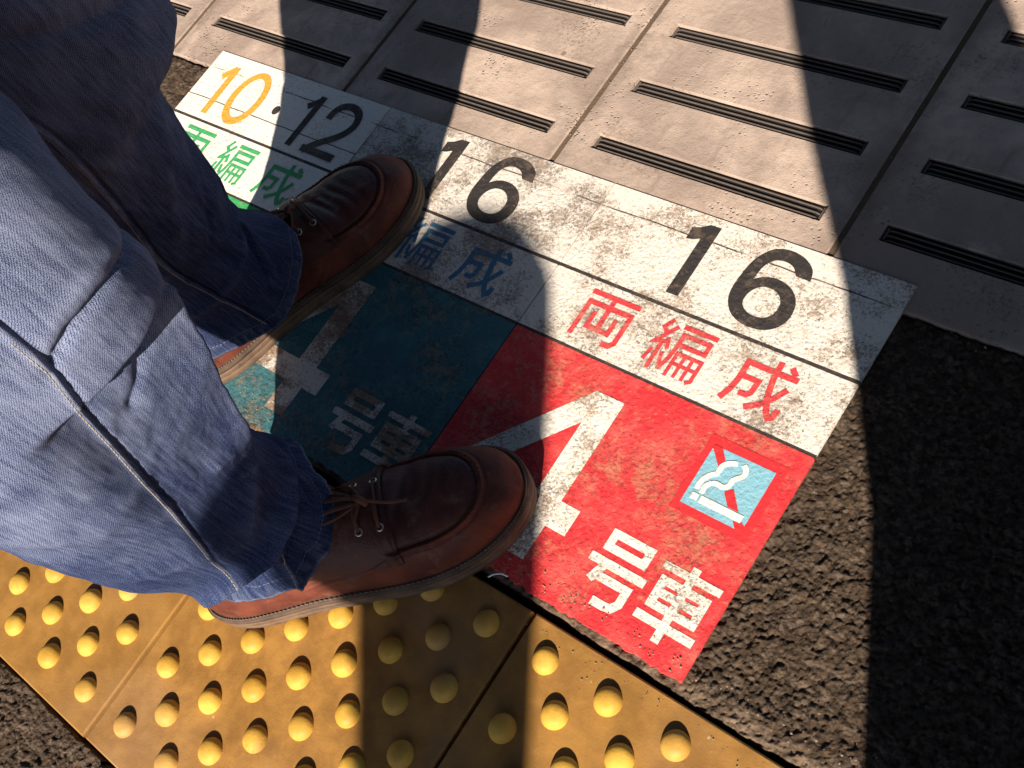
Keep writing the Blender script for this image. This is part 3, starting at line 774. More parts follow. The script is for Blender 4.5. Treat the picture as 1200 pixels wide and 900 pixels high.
RC = 0.085
class Leg:
    def __init__(s, zc, cx, cy, zr, rr, hemt, hemz, strokes, seed, bul=None, ell=None, over=None, fit=(), facet=None):
        s.facet = facet
        s.ell, s.over, s.fit = ell, over, fit
        s.zc, s.cx, s.cy, s.zr, s.rr, s.hemt, s.hemz, s.strokes, s.seed, s.bul = zc, cx, cy, zr, rr, hemt, hemz, strokes, seed, bul
    def hem(s, th):
        t = (np.asarray(th) + 180) % 360 - 180
        return np.interp(t, s.hemt, s.hemz, period=360)
    def disp(s, th, z):
        D = s.disp0(th, z)
        t = (th + 180) % 360 - 180
        zz = np.linspace(0.0, 0.9, 900)
        for a0, tz, tr, sa in s.fit:              # the width the cloth has on this side, by height
            cur = np.interp(zz, s.zr, s.rr) + s.disp0(np.full(zz.shape, float(a0)), zz)
            k = np.clip((0.50 - zz) / 0.03, 0, 1) * np.clip((zz - tz[0] + .012) / .012, 0, 1)
            cor = (np.interp(zz, tz, tr) - cur) * k
            da = (t - a0 + 180) % 360 - 180
            D = D + np.interp(z, zz, cor) * np.exp(-(da / sa) ** 2)
        if s.facet is not None:                   # the cloth hangs as a flat panel with a sharp front corner
            an, fz, fd, fy = s.facet
            sm = lambda a, b_, x: (lambda q: q * q * (3 - 2 * q))(np.clip((x - a) / (b_ - a), 0, 1))
            d = np.interp(z, fz, fd); yl = np.interp(z, fz, fy)
            ca = np.cos(np.radians(t - an)); sa_ = np.sin(np.radians(t - an))
            rf = np.minimum(d / np.maximum(ca, .12), yl / np.maximum(sa_, .12))
            wt = sm(fz[0] - .02, fz[0] + .03, z) * (1 - sm(fz[-1], fz[-1] + .016, z)) * sm(-38, -10, t) * (1 - sm(92, 122, t))
            r0 = np.interp(z, s.zr, s.rr)
            D = D * (1 - wt) + (rf - r0 + 0.0025 * fbm(t / 14, z * 40, s.seed + 30, 3) + np.clip(s.small(t, z), -.004, .004)) * wt
        return D
    def small(s, t, z):
        U = np.radians(t) * RC; D = np.zeros(np.shape(z))
        for pts, amp, sg in s.strokes:
            if sg < 6 or amp < 0:
                d, tt = seg_dist(U, z, [(math.radians(a) * RC, zz) for a, zz in pts])
                D += amp / 1000 * np.exp(-(d / (sg / 1000)) ** 1.35) * np.clip(np.minimum(tt, 1 - tt) * 6 + 0.25, 0, 1)
        return D
    def disp0(s, th, z):
        t = (th + 180) % 360 - 180
        U = np.radians(t) * RC
        D = np.zeros(np.shape(z))
        for pts, amp, sg in s.strokes:
            q = [(math.radians(a) * RC, zz) for a, zz in pts]
            d, tt = seg_dist(U, z, q)
            taper = np.clip(np.minimum(tt, 1 - tt) * 6 + 0.25, 0, 1)
            D += amp / 1000 * np.exp(-(d / (sg / 1000)) ** (1.35 if sg < 12 else 2)) * taper
        c, si = np.cos(np.radians(t)), np.sin(np.radians(t))
        D += 0.0022 * fbm(c * 3 + 9, z * 16 + si * 3, s.seed, 3) + 0.0013 * fbm(c * 8 + 3, z * 42 + si * 8, s.seed + 9, 3)
        if s.bul is not None:
            for (a0, z0, sa, sz, amp) in s.bul:
                da = (t - a0 + 180) % 360 - 180
                D += amp * np.exp(-(da / sa) ** 2 - ((z - z0) / sz) ** 2)
        if s.ell is not None:
            a0, ez, ev = s.ell
            D += np.interp(z, ez, ev) * np.cos(2 * np.radians(t - a0))
        if s.over is not None:                    # baggy cloth hanging over with a sharp lower edge
            for (a0, z0, sa, w_, dec, amp) in s.over:
                da = (t - a0 + 180) % 360 - 180
                D += amp * np.exp(-(da / sa) ** 2) / (1 + np.exp(-(z - z0) / w_)) * np.exp(-np.maximum(z - z0 - .03, 0) / dec)
        hz = s.hem(t)
        e = z - hz
        D += -0.0011 * np.exp(-((e - 0.0150) / 0.0016) ** 2) + 0.0010 * np.exp(-(e / 0.006) ** 2) + 0.0011 * fbm(U * 130, z * 20, s.seed + 3, 2) * np.exp(-(e / 0.012) ** 2)
        return D
    def wear(s, th, z):
        t = (th + 180) % 360 - 180
        U = np.radians(t) * RC
        e = z - s.hem(t)
        w = 0.6 * np.exp(-(e / 0.0018) ** 2) + 0.22 * np.clip(fbm(U * 220, z * 90, s.seed + 5, 2) * 2.2, 0, 1) * np.exp(-(e / 0.016) ** 4)
        for pts, amp, sg in s.strokes:
            if amp <= 0: continue
            d, tt = seg_dist(U, z, [(math.radians(a) * RC, zz) for a, zz in pts])
            k = 0.8 if sg < 2 else 0.16
            w += k * np.exp(-(d / (sg * .55 / 1000)) ** 2) * np.clip(0.6 + 1.2 * fbm(U * 60, z * 60, s.seed + 2, 3), 0, 1)
        return np.clip(w, 0, 1)
    def point(s, th, z, extra=0.0):
        r = np.interp(z, s.zr, s.rr) + s.disp(th, z) + extra
        a = np.radians(th)
        return np.stack([np.interp(z, s.zc, s.cx) + r * np.cos(a), np.interp(z, s.zc, s.cy) + r * np.sin(a), z], -1)
    def mesh(s):
        nt = 400
        th = np.arange(nt) * 360.0 / nt - 180
        v1 = np.concatenate([np.linspace(0, 0.44, 300), np.linspace(0.45, 0.80, 20)])
        TH, VV = np.meshgrid(th, v1)
        hz = s.hem(TH)
        Zt = hz + VV * (0.86 - hz) / 0.80
        P = s.point(TH, Zt)
        e = 0.0006 * fbm(TH * 1.3, TH * 0 + 1, 7, 3)
        P[0, :, 2] += e[0]
        inner = s.point(TH[0], Zt[0] + 0.0015, -0.0022); inner2 = s.point(TH[0], Zt[0] + 0.011, -0.0050)
        P = np.concatenate([inner2[None], inner[None], P], 0)
        UVu = np.concatenate([TH[:2], TH], 0) / 180 * math.pi * RC
        UVv = np.concatenate([Zt[:1] + .05, Zt[:1] + 0.002, Zt], 0)
        nv = P.shape[0]
        Wr = s.wear(TH, Zt); Wr = np.concatenate([Wr[:1], Wr[:1], Wr], 0)
        return P.reshape(-1, 3) - POFF, grid_faces(nt, nv, True), np.stack([UVu, UVv], -1).reshape(-1, 2), Wr.ravel()

def off(pts, dt, dz): return [(a + dt, z + dz) for a, z in pts]
n_tri = [(86, 0.335), (74, 0.345), (50, 0.365), (26, 0.370), (12, 0.366), (-6, 0.352)]
n_f2 = [(52, 0.393), (29, 0.413), (20, 0.417), (8, 0.417), (-4, 0.405)]
n_seam = [(-2, 0.62), (-4, 0.434), (-4, 0.408), (-8, 0.367), (-12, 0.318), (-20, 0.236), (-36, 0.123)]
n_seam2 = [(-6, 0.119), (-13, 0.101), (-19, 0.083), (-19, 0.076)]
n_brk = [(-80, 0.100), (-59, 0.112), (-36, 0.124), (-10, 0.124), (11, 0.132), (35, 0.152), (66, 0.170)]
near = Leg([.08, .15, .5, .86], [.05, .045, .03, .0], [.148, .14, .16, .19],
           [.05, .09, .12, .16, .21, .25, .3, .35, .42, .5, .86], [.079, .076, .069, .069, .075, .086, .098, .104, .103, .098, .105],
           [-180, -150, -120, -83, -55, -30, -10, 10, 30, 45, 60, 85, 120, 150], [.052, .055, .062, .074, .084, .082, .077, .077, .083, .090, .092, .084, .070, .056],
           [(off(n_tri, 0, -.004), -3, 5), (off(n_tri, 0, -.020), 2.5, 12), (n_f2, -6, 3.5), (off(n_f2, 0, .012), 2.5, 11),
            ([(30, .362), (15, .335), (4, .322)], -4, 4.5), (n_seam, 2.4, 1.5), (off(n_seam, 2.2, .0005), -3.0, 1.4), (n_seam2, 1.6, 1.4), (off(n_seam2, 2.1, .001), -1.4, 1.4),
            (n_brk, 11, 8), (off(n_brk, 0, -.019), -7, 6), ([(74, .326), (52, .314), (41, .266), (27, .2), (8, .176), (-6, .150)], 5, 10),
            ([(80, .290), (60, .27), (44, .22), (30, .17)], -5, 9), ([(8, .214), (22, .206), (34, .204)], -2.5, 3), ([(10, .222), (24, .214)], 2, 3.5), ([(16, .198), (30, .190)], 2, 3),
            ([(55, .148), (43, .124), (28, .106)], -3.5, 4), ([(62, .150), (50, .126), (36, .108)], 2.5, 5), ([(-9, .122), (-14, .100), (-18, .080), (-18, .070)], 6, 5.5), ([(4, .118), (0, .098), (-3, .074)], -4, 7),
            ([(-64, .20), (-34, .168), (-14, .150)], 2.5, 9), ([(-70, .30), (-40, .27), (-15, .28)], 2.0, 12)], 3,
           [(78, .425, 26, .034, -0.026), (-148, .075, 38, .05, -0.022), (-148, .17, 30, .05, -0.006), (-150, .235, 40, .07, -0.026), (30, .16, 26, .06, 0.010), (28, .47, 26, .10, 0.022), (32, .335, 22, .045, 0.009)],
           over=[(40, .366, 46, .0032, .07, .010)],
           facet=(-3, [.19, .22, .26, .30, .33, .358], [.066, .069, .075, .081, .084, .086], [.052, .054, .060, .069, .077, .083]),
           fit=((76, [.075, .083, .115, .135, .173, .196, .22, .26, .301, .323, .348, .365, .385, .404, .415, .436, .470, .50], [.067, .064, .055, .056, .058, .055, .060, .070, .082, .091, .096, .098, .090, .078, .076, .079, .098, .104], 38),
                (-83, [.055, .064, .104, .129, .172, .214, .253, .29, .35, .45], [.064, .067, .074, .079, .094, .103, .109, .114, .118, .115], 34)))
f_seam = [(-18, .62), (-16, .421), (-12, .379), (-13, .336), (-18, .273), (-25, .219), (-26, .169), (-19, .122), (-8, .055)]
f_bl = [(-12, .456), (2, .452), (20, .429), (45, .40), (72, .374)]
f_cd = [(53, .156), (38, .126), (23, .086)]
far = Leg([0, .5, .86], [-.155, -.130, -.09], [.31, .29, .25],
          [.04, .08, .1, .132, .167, .2, .246, .284, .303, .33, .36, .5, .86], [.066, .0675, .0665, .060, .062, .071, .075, .082, .085, .090, .094, .097, .105],
          [-180, -140, -100, -68, -49, -27, -11, 6, 20, 37, 53, 75, 110, 150], [.050, .055, .060, .066, .060, .051, .044, .042, .050, .062, .072, .082, .075, .060],
          [(f_seam, 2.4, 1.5), (off(f_seam, 2.2, 0), -3.0, 1.4), (f_bl, -5, 6), (off(f_bl, 0, .02), 4, 14), (f_cd, 3.5, 5), (off(f_cd, -6, -.003), -3.5, 4),
           ([(45, .311), (18, .276), (-12, .204)], 3, 10), ([(70, .27), (30, .22), (0, .17)], -3, 9), ([(-60, .13), (-30, .125), (0, .13), (40, .145)], 4, 8), ([(70, .20), (60, .16), (45, .12)], 2.5, 6)], 17,
          [(212, .14, 38, .05, -.012), (212, .23, 42, .06, -.034)], (76, [0, .09, .132, .2], [.0175, .0175, .005, 0]),
          [(70, .332, 48, .0035, .16, 0.040)],
          fit=((73, [.08, .1, .132, .167, .2, .246, .284, .303, .325, .331, .338, .350, .40, .48], [.086, .084, .063, .062, .071, .076, .082, .086, .092, .106, .124, .136, .140, .132], 34),))
V1, F1, U1, W1 = near.mesh(); V2, F2, U2, W2 = far.mesh()
# hips: one loop bridging both trouser legs upward
V3 = []; F3 = []
nh = 48
for zi, (z, ra, rb) in enumerate([(0.80, .205, .125), (0.86, .20, .125), (0.94, .185, .12), (1.02, .165, .11)]):
    for k in range(nh):
        a = 2 * math.pi * k / nh; ca, sa = math.cos(a), math.sin(a)
        ex = np.array([0.74, -0.67]); ey = np.array([0.67, 0.74])
        q = ex * ra * ca + ey * rb * sa
        V3.append((q[0], q[1], z))
F3 = [tuple(f) for f in grid_faces(nh, 4, True)] + [tuple(range(3 * nh, 4 * nh))]
VV_ = np.concatenate([V1, V2, np.array(V3)]); FF_ = [tuple(f) for f in F1] + [tuple(f + len(V1)) for f in F2] + [tuple(i + len(V1) + len(V2) for i in f) for f in F3]
UU_ = np.concatenate([U1, U2, np.array([(v[0], v[2]) for v in V3])])
jeans = obj('jeans', VV_, FF_, M['denim'], person, True, UU_)
wa = jeans.data.attributes.new('wear', 'FLOAT', 'POINT')
wa.data.foreach_set('value', np.concatenate([W1, W2, np.zeros(len(V3))]).astype(np.float32))
def dashed(b, leg, pts, dt, step=0.0036, dash=0.0027, r=0.0005):
    dense = []
    for i in range(len(pts) - 1):
        for k in range(12):
            f = k / 12; dense.append((pts[i][0] * (1 - f) + pts[i + 1][0] * f + dt, pts[i][1] * (1 - f) + pts[i + 1][1] * f))
    dense.append((pts[-1][0] + dt, pts[-1][1]))
    P = np.array([leg.point(np.array(a), np.array(z), 0.0003) for a, z in dense])
    L = np.concatenate([[0], np.cumsum(np.linalg.norm(np.diff(P, axis=0), axis=1))])
    s_ = 0.0
    while s_ + dash < L[-1]:
        q = [np.array([np.interp(s_ + dash * f, L, P[:, c]) for c in range(3)]) - POFF for f in (0, .5, 1)]
        b.tube(q, r, 5); s_ += step
def hemline(leg, up):
    pts = [(a, float(leg.hem(a)) + up) for a in range(-180, 181, 5)]
    return pts
BT = plain('blue_thread', (0.10, 0.12, 0.2), 0.9, 0.3, 500, 0.2)
for lg, pts, dt, nm, mt, rr in ((near, n_seam[1:], -0.9, 'seam_stitching', M['thread'], .0005), (near, n_seam2, -0.9, 'seam_stitching', M['thread'], .0005), (far, f_seam[1:], -0.9, 'seam_stitching', M['thread'], .0005),
                            (near, hemline(near, 0.0152), 0, 'hem_stitching', BT, .0005), (far, hemline(far, 0.0152), 0, 'hem_stitching', BT, .0005)):
    b = MB(); dashed(b, lg, pts, dt, r=rr); b.build(nm, mt, jeans, True)

# ---- shoes (built once as a right shoe; local x forward, y towards the inner side)
SL = 0.30
tx = [0, .008, .03, .06, .10, .14, .18, .21, .24, .265, .284, .2955, .30]
lat = [0, .018, .0295, .034, .037, .043, .0495, .0515, .0485, .0405, .029, .016, 0]
med = [0, .018, .0290, .032, .032, .037, .0460, .0500, .0495, .0440, .034, .020, 0]
def x2t(x): return np.arccos(np.clip(1 - 2 * np.asarray(x) / SL, -1, 1))
def tab(xs, ys):
    T = x2t(xs); P = catmull(list(zip(T, ys)), 10)
    A = np.array(P)
    return lambda x: np.maximum(np.interp(x2t(x), A[:, 0], A[:, 1]), 0)
f_lat, f_med = tab(tx, lat), tab(tx, med)
hx = [0, .004, .02, .05, .10, .13, .16, .18, .20, .22, .24, .26, .275, .288, .296, .30]
hz_ = [.030, .052, .078, .086, .086, .085, .082, .0775, .0700, .0640, .0600, .0560, .0515, .0435, .0335, .0255]
f_H = tab(hx, hz_)
def tspring(x): return 0.007 * np.clip((np.asarray(x) - 0.20) / 0.10, 0, 1) ** 2
Z0 = 0.0235
def upper(x, ph):
    n = 2.2 + 0.7 * np.clip((x - .15) / .1, 0, 1)
    c = np.cos(ph); s = np.sin(ph)
    w = np.where(c > 0, f_med(x), f_lat(x))
    y = np.sign(c) * np.abs(c) ** (2 / n) * w
    zz = Z0 + (np.maximum(f_H(x), Z0 + .0005) - Z0) * np.abs(s) ** (2 / (2.15 + 0.25 * np.clip((x - .15) / .1, 0, 1)))
    return np.stack([x + 0 * ph, y, zz + tspring(x)], -1)
def up_at(x, y):
    n = 2.2 + 0.7 * np.clip((x - .15) / .1, 0, 1)
    w = f_med(x) if y > 0 else f_lat(x)
    c = np.sign(y) * min(1, abs(y) / max(float(w), 1e-6)) ** (n / 2)
    return upper(np.array(x), np.arccos(c))
Useam = catmull([(.188, -.0395), (.205, -.0385), (.225, -.0370), (.245, -.0320), (.260, -.0225), (.2685, -.009), (.2695, .006), (.2650, .0200), (.252, .0325), (.232, .0390), (.210, .0400), (.188, .0385)], 6)
def d3(P, line):
    best = np.full(P.shape[:-1], 1e9)
    for i in range(len(line) - 1):
        a, c = line[i], line[i + 1]; ac = c - a
        t = np.clip(((P - a) @ ac) / (ac @ ac + 1e-12), 0, 1)
        best = np.minimum(best, np.linalg.norm(P - a - t[..., None] * ac, axis=-1))
    return best
def make_shoe():
    nx, nf = 190, 170
    t = np.linspace(0.02, math.pi - 0.004, nx); xs = SL / 2 * (1 - np.cos(t)); ph = np.linspace(0, math.pi, nf)
    PH, X = np.meshgrid(ph, xs)
    P = upper(X, PH)
    du = np.gradient(P, axis=0); dv = np.gradient(P, axis=1)
    Nn = np.cross(dv, du); Nn /= np.linalg.norm(Nn, axis=-1, keepdims=True) + 1e-12
    if Nn[nx // 2, nf // 2, 2] < 0: Nn = -Nn
    seam3 = [up_at(np.array(x), y) for x, y in Useam]
    ds = d3(P, seam3)
    upoly = list(Useam)
    ins = np.array([[inside((P[i, j, 0], P[i, j, 1]), upoly) for j in range(nf)] for i in range(nx)])
    sgn = np.where(ins, -1.0, 1.0) * ds
    D = 0.0021 * np.exp(-((sgn - 0.0016) / 0.0018) ** 2) - 0.0018 * np.exp(-((sgn + 0.0016) / 0.0014) ** 2) - 0.0008 * np.exp(-((sgn - 0.0052) / 0.0011) ** 2)
    D += np.where(ins, 0.0012 * np.clip(ds / 0.012, 0, 1), 0)
    # pinches along the moccasin seam
    ang = np.arctan2(P[..., 1], P[..., 0] - 0.22)
    D += 0.0005 * np.sin(ang * 64) * np.exp(-((sgn - 0.001) / 0.0028) ** 2)
    # side seams running back from the apron
    for sd in (-1, 1):
        ln = [up_at(np.array(x), sd * y) for x, y in ((.188, .0405), (.17, .0425), (.15, .0410), (.12, .0368), (.10, .0352))]
        dl = d3(P, ln)
        D += -0.0010 * np.exp(-(dl / 0.0011) ** 2) + 0.0008 * np.exp(-((dl - 0.003) / 0.0016) ** 2)
        ln = [up_at(np.array(x), sd * y) for x, y in ((.188, .040), (.1885, .043), (.189, .0455))]
        D += 0.0010 * np.exp(-(d3(P, ln) / 0.0022) ** 2)
    # walking creases over the toe joint
    for (x0, k, a) in ((.204, .10, .0024), (.214, -.05, .0019), (.226, .06, .0014), (.238, -.03, .0009)):
        D += -a * np.exp(-((P[..., 0] - x0 - k * P[..., 1] - 0.004 * np.sin(P[..., 1] * 60)) / 0.0042) ** 2) * np.clip(1 - (np.abs(P[..., 1]) / .043) ** 2, 0, 1)
    D += 0.0009 * fbm(P[..., 0] * 38, P[..., 1] * 38 + P[..., 2] * 20, 5, 3)
    Pd = P + Nn * D[..., None]
    root = empty('shoe')
    Fg = grid_faces(nf, nx)
    insf = ins.reshape(-1)[Fg].all(1)
    vv = Pd.reshape(-1, 3)
    def sub(name, mask, mat, V_=vv):
        fs = Fg[mask]; u = np.unique(fs); mp = np.full(len(V_), -1); mp[u] = np.arange(len(u))
        return obj(name, V_[u], [tuple(f[::-1]) for f in mp[fs]], mat, root, True)
    xm = vv[Fg][:, :, 0].mean(1)
    sub('upper', ~insf, M['leather'])
    sub('toe_apron', insf, M['apron'])
    # eyelet facing: a second layer over the instep
    i0, i1 = np.searchsorted(xs, .085), np.searchsorted(xs, .193)
    j0, j1 = int(nf * .16), int(nf * .84)
    Q = Pd[i0:i1 + 1, j0:j1 + 1]; Nq = Nn[i0:i1 + 1, j0:j1 + 1]
    top = Q + Nq * 0.0026
    nq, mq = top.shape[:2]
    edge = np.ones((nq, mq)); 
    top[-1] -= Nq[-1] * 0.0009; top[:, 0] -= Nq[:, 0] * .0009; top[:, -1] -= Nq[:, -1] * .0009
    V_ = top.reshape(-1, 3).tolist(); F_ = [tuple(f[::-1]) for f in grid_faces(mq, nq)]
    low = (Q - Nq * 0.001)
    k = len(V_); V_ += low[-1].tolist()
    for j in range(mq - 1): F_.append(((nq - 1) * mq + j, (nq - 1) * mq + j + 1, k + j + 1, k + j))
    for jj in (0, mq - 1):
        k = len(V_); V_ += low[:, jj].tolist()
        for i in range(nq - 1): F_.append((i * mq + jj, (i + 1) * mq + jj, k + i + 1, k + i))
    obj('eyelet_facing', V_, F_, M['apron'], root, True)
    # sole: outline offset outwards, stacked rings
    th = np.linspace(0, 2 * math.pi, 200, endpoint=False)
    A = []
    for a in th:
        x = SL / 2 - SL / 2 * math.cos(a if a <= math.pi else 2 * math.pi - a)
        y = float(f_med(np.array(x))) if a <= math.pi else -float(f_lat(np.array(x)))
        A.append((x, y))
    A = np.array(A)
    T = np.roll(A, -1, 0) - np.roll(A, 1, 0); Nm = np.stack([T[:, 1], -T[:, 0]], 1)
    Nm /= np.linalg.norm(Nm, axis=1, keepdims=True) + 1e-12
    if (Nm[50] @ (A[50] - [.15, 0])) < 0: Nm = -Nm
    def rings(levels):
        V_ = []; F_ = []
        n = len(th)
        for (o_, z) in levels:
            B = A + Nm * o_
            for q, (x, y) in zip(A, B):
                V_.append((x, y, z + float(tspring(q[0])) * (1 if z > 0.001 else 0.85)))
        for l in range(len(levels) - 1):
            for k in range(n): F_.append((l * n + k, l * n + (k + 1) % n, (l + 1) * n + (k + 1) % n, (l + 1) * n + k))
        F_.append(tuple(reversed(range(n)))); F_.append(tuple((len(levels) - 1) * n + k for k in range(n)))
        return V_, F_
    V_, F_ = rings([(-.002, 0.0006), (.0022, 0.0012), (.0036, .003), (.0042, .008), (.0044, .0105), (.0036, .0112), (.0044, .0120), (.0047, .0165), (.0044, .0178)])
    so_ = obj('sole', V_, F_, M['sole'], root, True)
    V_, F_ = rings([(.0030, .0179), (.0044, .0182), (.0050, .0200), (.0050, .0222), (.0040, .0236), (-.002, .0242)])
    we = obj('welt', V_, F_, M['welt'], root, True)
    m = MB()
    Bm = A + Nm * 0.0024
    q = [(x, y, 0.0244 + float(tspring(a_[0]))) for (x, y), a_ in zip(Bm, A)]
    for k in range(0, 200):
        a_, c_ = np.array(q[k]), np.array(q[(k + 1) % 200]); L = np.linalg.norm(c_ - a_); nn = max(1, int(round(L / .0036)))
        for z in range(nn): m.tube([a_ + (c_ - a_) * (z + .12) / nn, a_ + (c_ - a_) * (z + .5) / nn + np.array([0, 0, .0003]), a_ + (c_ - a_) * (z + .85) / nn], 0.0005, 4)
    m.build('welt_stitching', M['welt_thread'], we, True)
    # eyelets and laces
    def surf(x, y, h): 
        p = up_at(np.array(x), y); return np.array([p[0], p[1], p[2] + h])
    rows = (.171, .1875)
    for x in rows:
        for y in (-.0215, .0215):
            p = surf(x, y, .0031); e = MB()
            nrm = (up_at(np.array(x), y + .004) - up_at(np.array(x), y - .004)); tl = math.atan2(nrm[2], nrm[1])
            e.tube([(p[0] + .0029 * math.cos(a), p[1] + .0029 * math.sin(a) * math.cos(tl), p[2] + .0029 * math.sin(a) * math.sin(tl)) for a in [k * math.pi / 8 for k in range(16)]], .0008, 6, True)
            e.build('eyelet', M['metal'], root, True)
            e = MB(); e.add([(p[0] + .0023 * math.cos(a), p[1] + .0023 * math.sin(a) * math.cos(tl), p[2] + .0003 + .0023 * math.sin(a) * math.sin(tl)) for a in [k * math.pi / 8 for k in range(16)]], [tuple(range(16))])
            e.build('eyelet_hole', M['base'], root)
    l = MB()
    K = surf(.1775, 0.000, .0085)
    for x in rows:
        l.tube(catmull([surf(x, -.0215, .0030), surf(x, -.0140, .0056), surf(x + .0005, 0, .0064), surf(x, .0140, .0056), surf(x, .0215, .0030)], 7), .0018, 7, False, .6)
    l.tube(catmull([surf(.1715, -.013, .0060), K * .6 + surf(.176, -.006, .008) * .4, K], 6), .0017, 7, False, .6)
    l.tube(catmull([surf(.1715, .013, .0060), K * .6 + surf(.176, .006, .008) * .4, K], 6), .0017, 7, False, .6)
    l.tube(catmull([surf(.184, -.003, .0085), surf(.180, 0.0, .0125), surf(.175, .004, .0095)], 5), .0031, 8)
    for sd in (-1, 1):      # bow loops lying back over the instep, and one loose end towards the toe
        l.tube(catmull([K, surf(.170, sd * .0035, .0125), surf(.156, sd * .0045, .0135), surf(.140, sd * .0055, .0115), surf(.128, sd * .0085, .009), surf(.140, sd * .0115, .010), surf(.156, sd * .0110, .0115), surf(.168, sd * .0075, .0115), K], 6), .0017, 7, False, .6)
    l.tube(catmull([K, surf(.186, -.002, .0110), surf(.198, -.004, .0075), surf(.213, -.0045, .0056)], 6), .0014, 7)
    l.tube(catmull([K, surf(.176, .010, .0100), surf(.166, .020, .0070), surf(.150, .027, .0046)], 6), .0014, 7)
    l.build('laces', M['lace'], root, True)
    return root
shoeR = make_shoe()
A1 = math.atan2(.743, .669); A2 = math.radians(76.0)
shoeR.location = Vector((0.011, 0.069, 0.0)) - Vector(POFF); shoeR.rotation_euler = (0, 0, A1); shoeR.parent = person
shoeL = empty('shoe'); shoeL.parent = person
for ch in list(shoeR.children):
    me = ch.data.copy()
    for v in me.vertices: v.co.y = -v.co.y
    me.flip_normals()
    c = bpy.data.objects.new(ch.name.split('.')[0], me); COL.objects.link(c); c.parent = shoeL
    for g in ch.children:
        mg = g.data.copy()
        for v in mg.vertices: v.co.y = -v.co.y
        mg.flip_normals()
        d = bpy.data.objects.new(g.name.split('.')[0], mg); COL.objects.link(d); d.parent = c
shoeL.location = Vector((-0.182, 0.229, 0.0)) - Vector(POFF); shoeL.rotation_euler = (0, 0, A2)
shoeR['label'] = 'brown shoe standing on the red field and yellow tile'
shoeL['label'] = 'brown shoe farther back, on the teal marking'
for ch in list(shoeL.children):
    if ch.name.startswith('sole'):
        e = MB()       # small moulded ring on the inner side of the sole
        x = .165; y = -(float(f_med(np.array(x))) + .0050)
        for rr in (.0052, .0030):
            e.tube([(x + rr * math.cos(a), y, .0105 + rr * math.sin(a)) for a in [k * math.pi / 10 for k in range(20)]], .0008, 6, True)
        e.build('sole_emblem', M['sole'], ch, True)

# ---- body under the clothes, grown as one skin
def skin_body(name, joints, edges, mat, parent, level=2):
    me = bpy.data.meshes.new(name)
    me.from_pydata([j[0] for j in joints], edges, [])
    o = bpy.data.objects.new(name, me); COL.objects.link(o)
    md = o.modifiers.new('skin', 'SKIN'); md.use_smooth_shade = True
    ly = me.skin_vertices[0] if me.skin_vertices else None
    if ly is None:
        bm = bmesh.new(); bm.from_mesh(me); bm.verts.layers.skin.verify(); bm.to_mesh(me); bm.free(); ly = me.skin_vertices[0]
    for i, j in enumerate(joints):
        r = j[1]; ly.data[i].radius = (r, r) if not isinstance(r, tuple) else r
        ly.data[i].use_root = (i == 0)
    s = o.modifiers.new('sub', 'SUBSURF'); s.levels = level; s.render_levels = level
    dg = bpy.context.evaluated_depsgraph_get(); dg.update()
    m2 = bpy.data.meshes.new_from_object(o.evaluated_get(dg))
    m2.name = name; o.modifiers.clear(); o.data = m2
    m2.materials.clear(); m2.materials.append(mat)
    if parent: o.parent = parent
    return o
fw = Vector((.54, .84, 0)); rt = Vector((.84, -.54, 0))
def J(f, r, z): v = fw * f + rt * r; return (v.x, v.y, z)
nl = Vector((.045, .14, 0)) - Vector(POFF); fl = Vector((-.15, .305, 0)) - Vector(POFF)
J_ = [(J(0, 0, .96), .12), (J(0, 0, 1.15), .125), (J(.0, 0, 1.33), .13), (J(-.01, 0, 1.46), .06), (J(.0, 0, 1.53), .055), (J(.02, 0, 1.62), .085), (J(.01, 0, 1.70), .07),
      (J(0, .10, .90), .09), ((nl.x * .8, nl.y * .8, .50), .058), ((nl.x, nl.y, .10), .028), ((nl.x + .05, nl.y + .055, .055), .018),
      (J(0, -.10, .90), .09), ((fl.x * .9, fl.y * .9, .50), .055), ((fl.x, fl.y, .10), .028), ((fl.x + .018, fl.y + .07, .055), .018),
      (J(0, .19, 1.40), .05), (J(-.03, .25, 1.12), .042), (J(.08, .24, .88), .032), (J(.11, .24, .80), .028),
      (J(0, -.19, 1.40), .05), (J(-.03, -.25, 1.12), .042), (J(.08, -.24, .88), .032), (J(.11, -.24, .80), .028)]
E_ = [(0, 1), (1, 2), (2, 3), (3, 4), (4, 5), (5, 6), (0, 7), (7, 8), (8, 9), (9, 10), (0, 11), (11, 12), (12, 13), (13, 14), (2, 15), (15, 16), (16, 17), (17, 18), (2, 19), (19, 20), (20, 21), (21, 22)]
skin_body('body', J_, E_, M['skin'], person)
Jk = [(J(0, 0, .98), (.17, .13)), (J(0, 0, 1.15), (.17, .14)), (J(0, 0, 1.32), (.18, .14)), (J(0, 0, 1.45), .08),
      (J(0, .20, 1.40), .068), (J(-.03, .26, 1.12), .058), (J(.07, .25, .90), .048), (J(0, -.20, 1.40), .068), (J(-.03, -.26, 1.12), .058), (J(.07, -.25, .90), .048)]
skin_body('jacket', Jk, [(0, 1), (1, 2), (2, 3), (2, 4), (4, 5), (5, 6), (2, 7), (7, 8), (8, 9)], M['jacket'], person)
skin_body('hair', [(J(-.02, 0, 1.66), .085), (J(0, 0, 1.73), .075), (J(-.05, 0, 1.58), .06)], [(0, 1), (0, 2)], M['hair'], person)

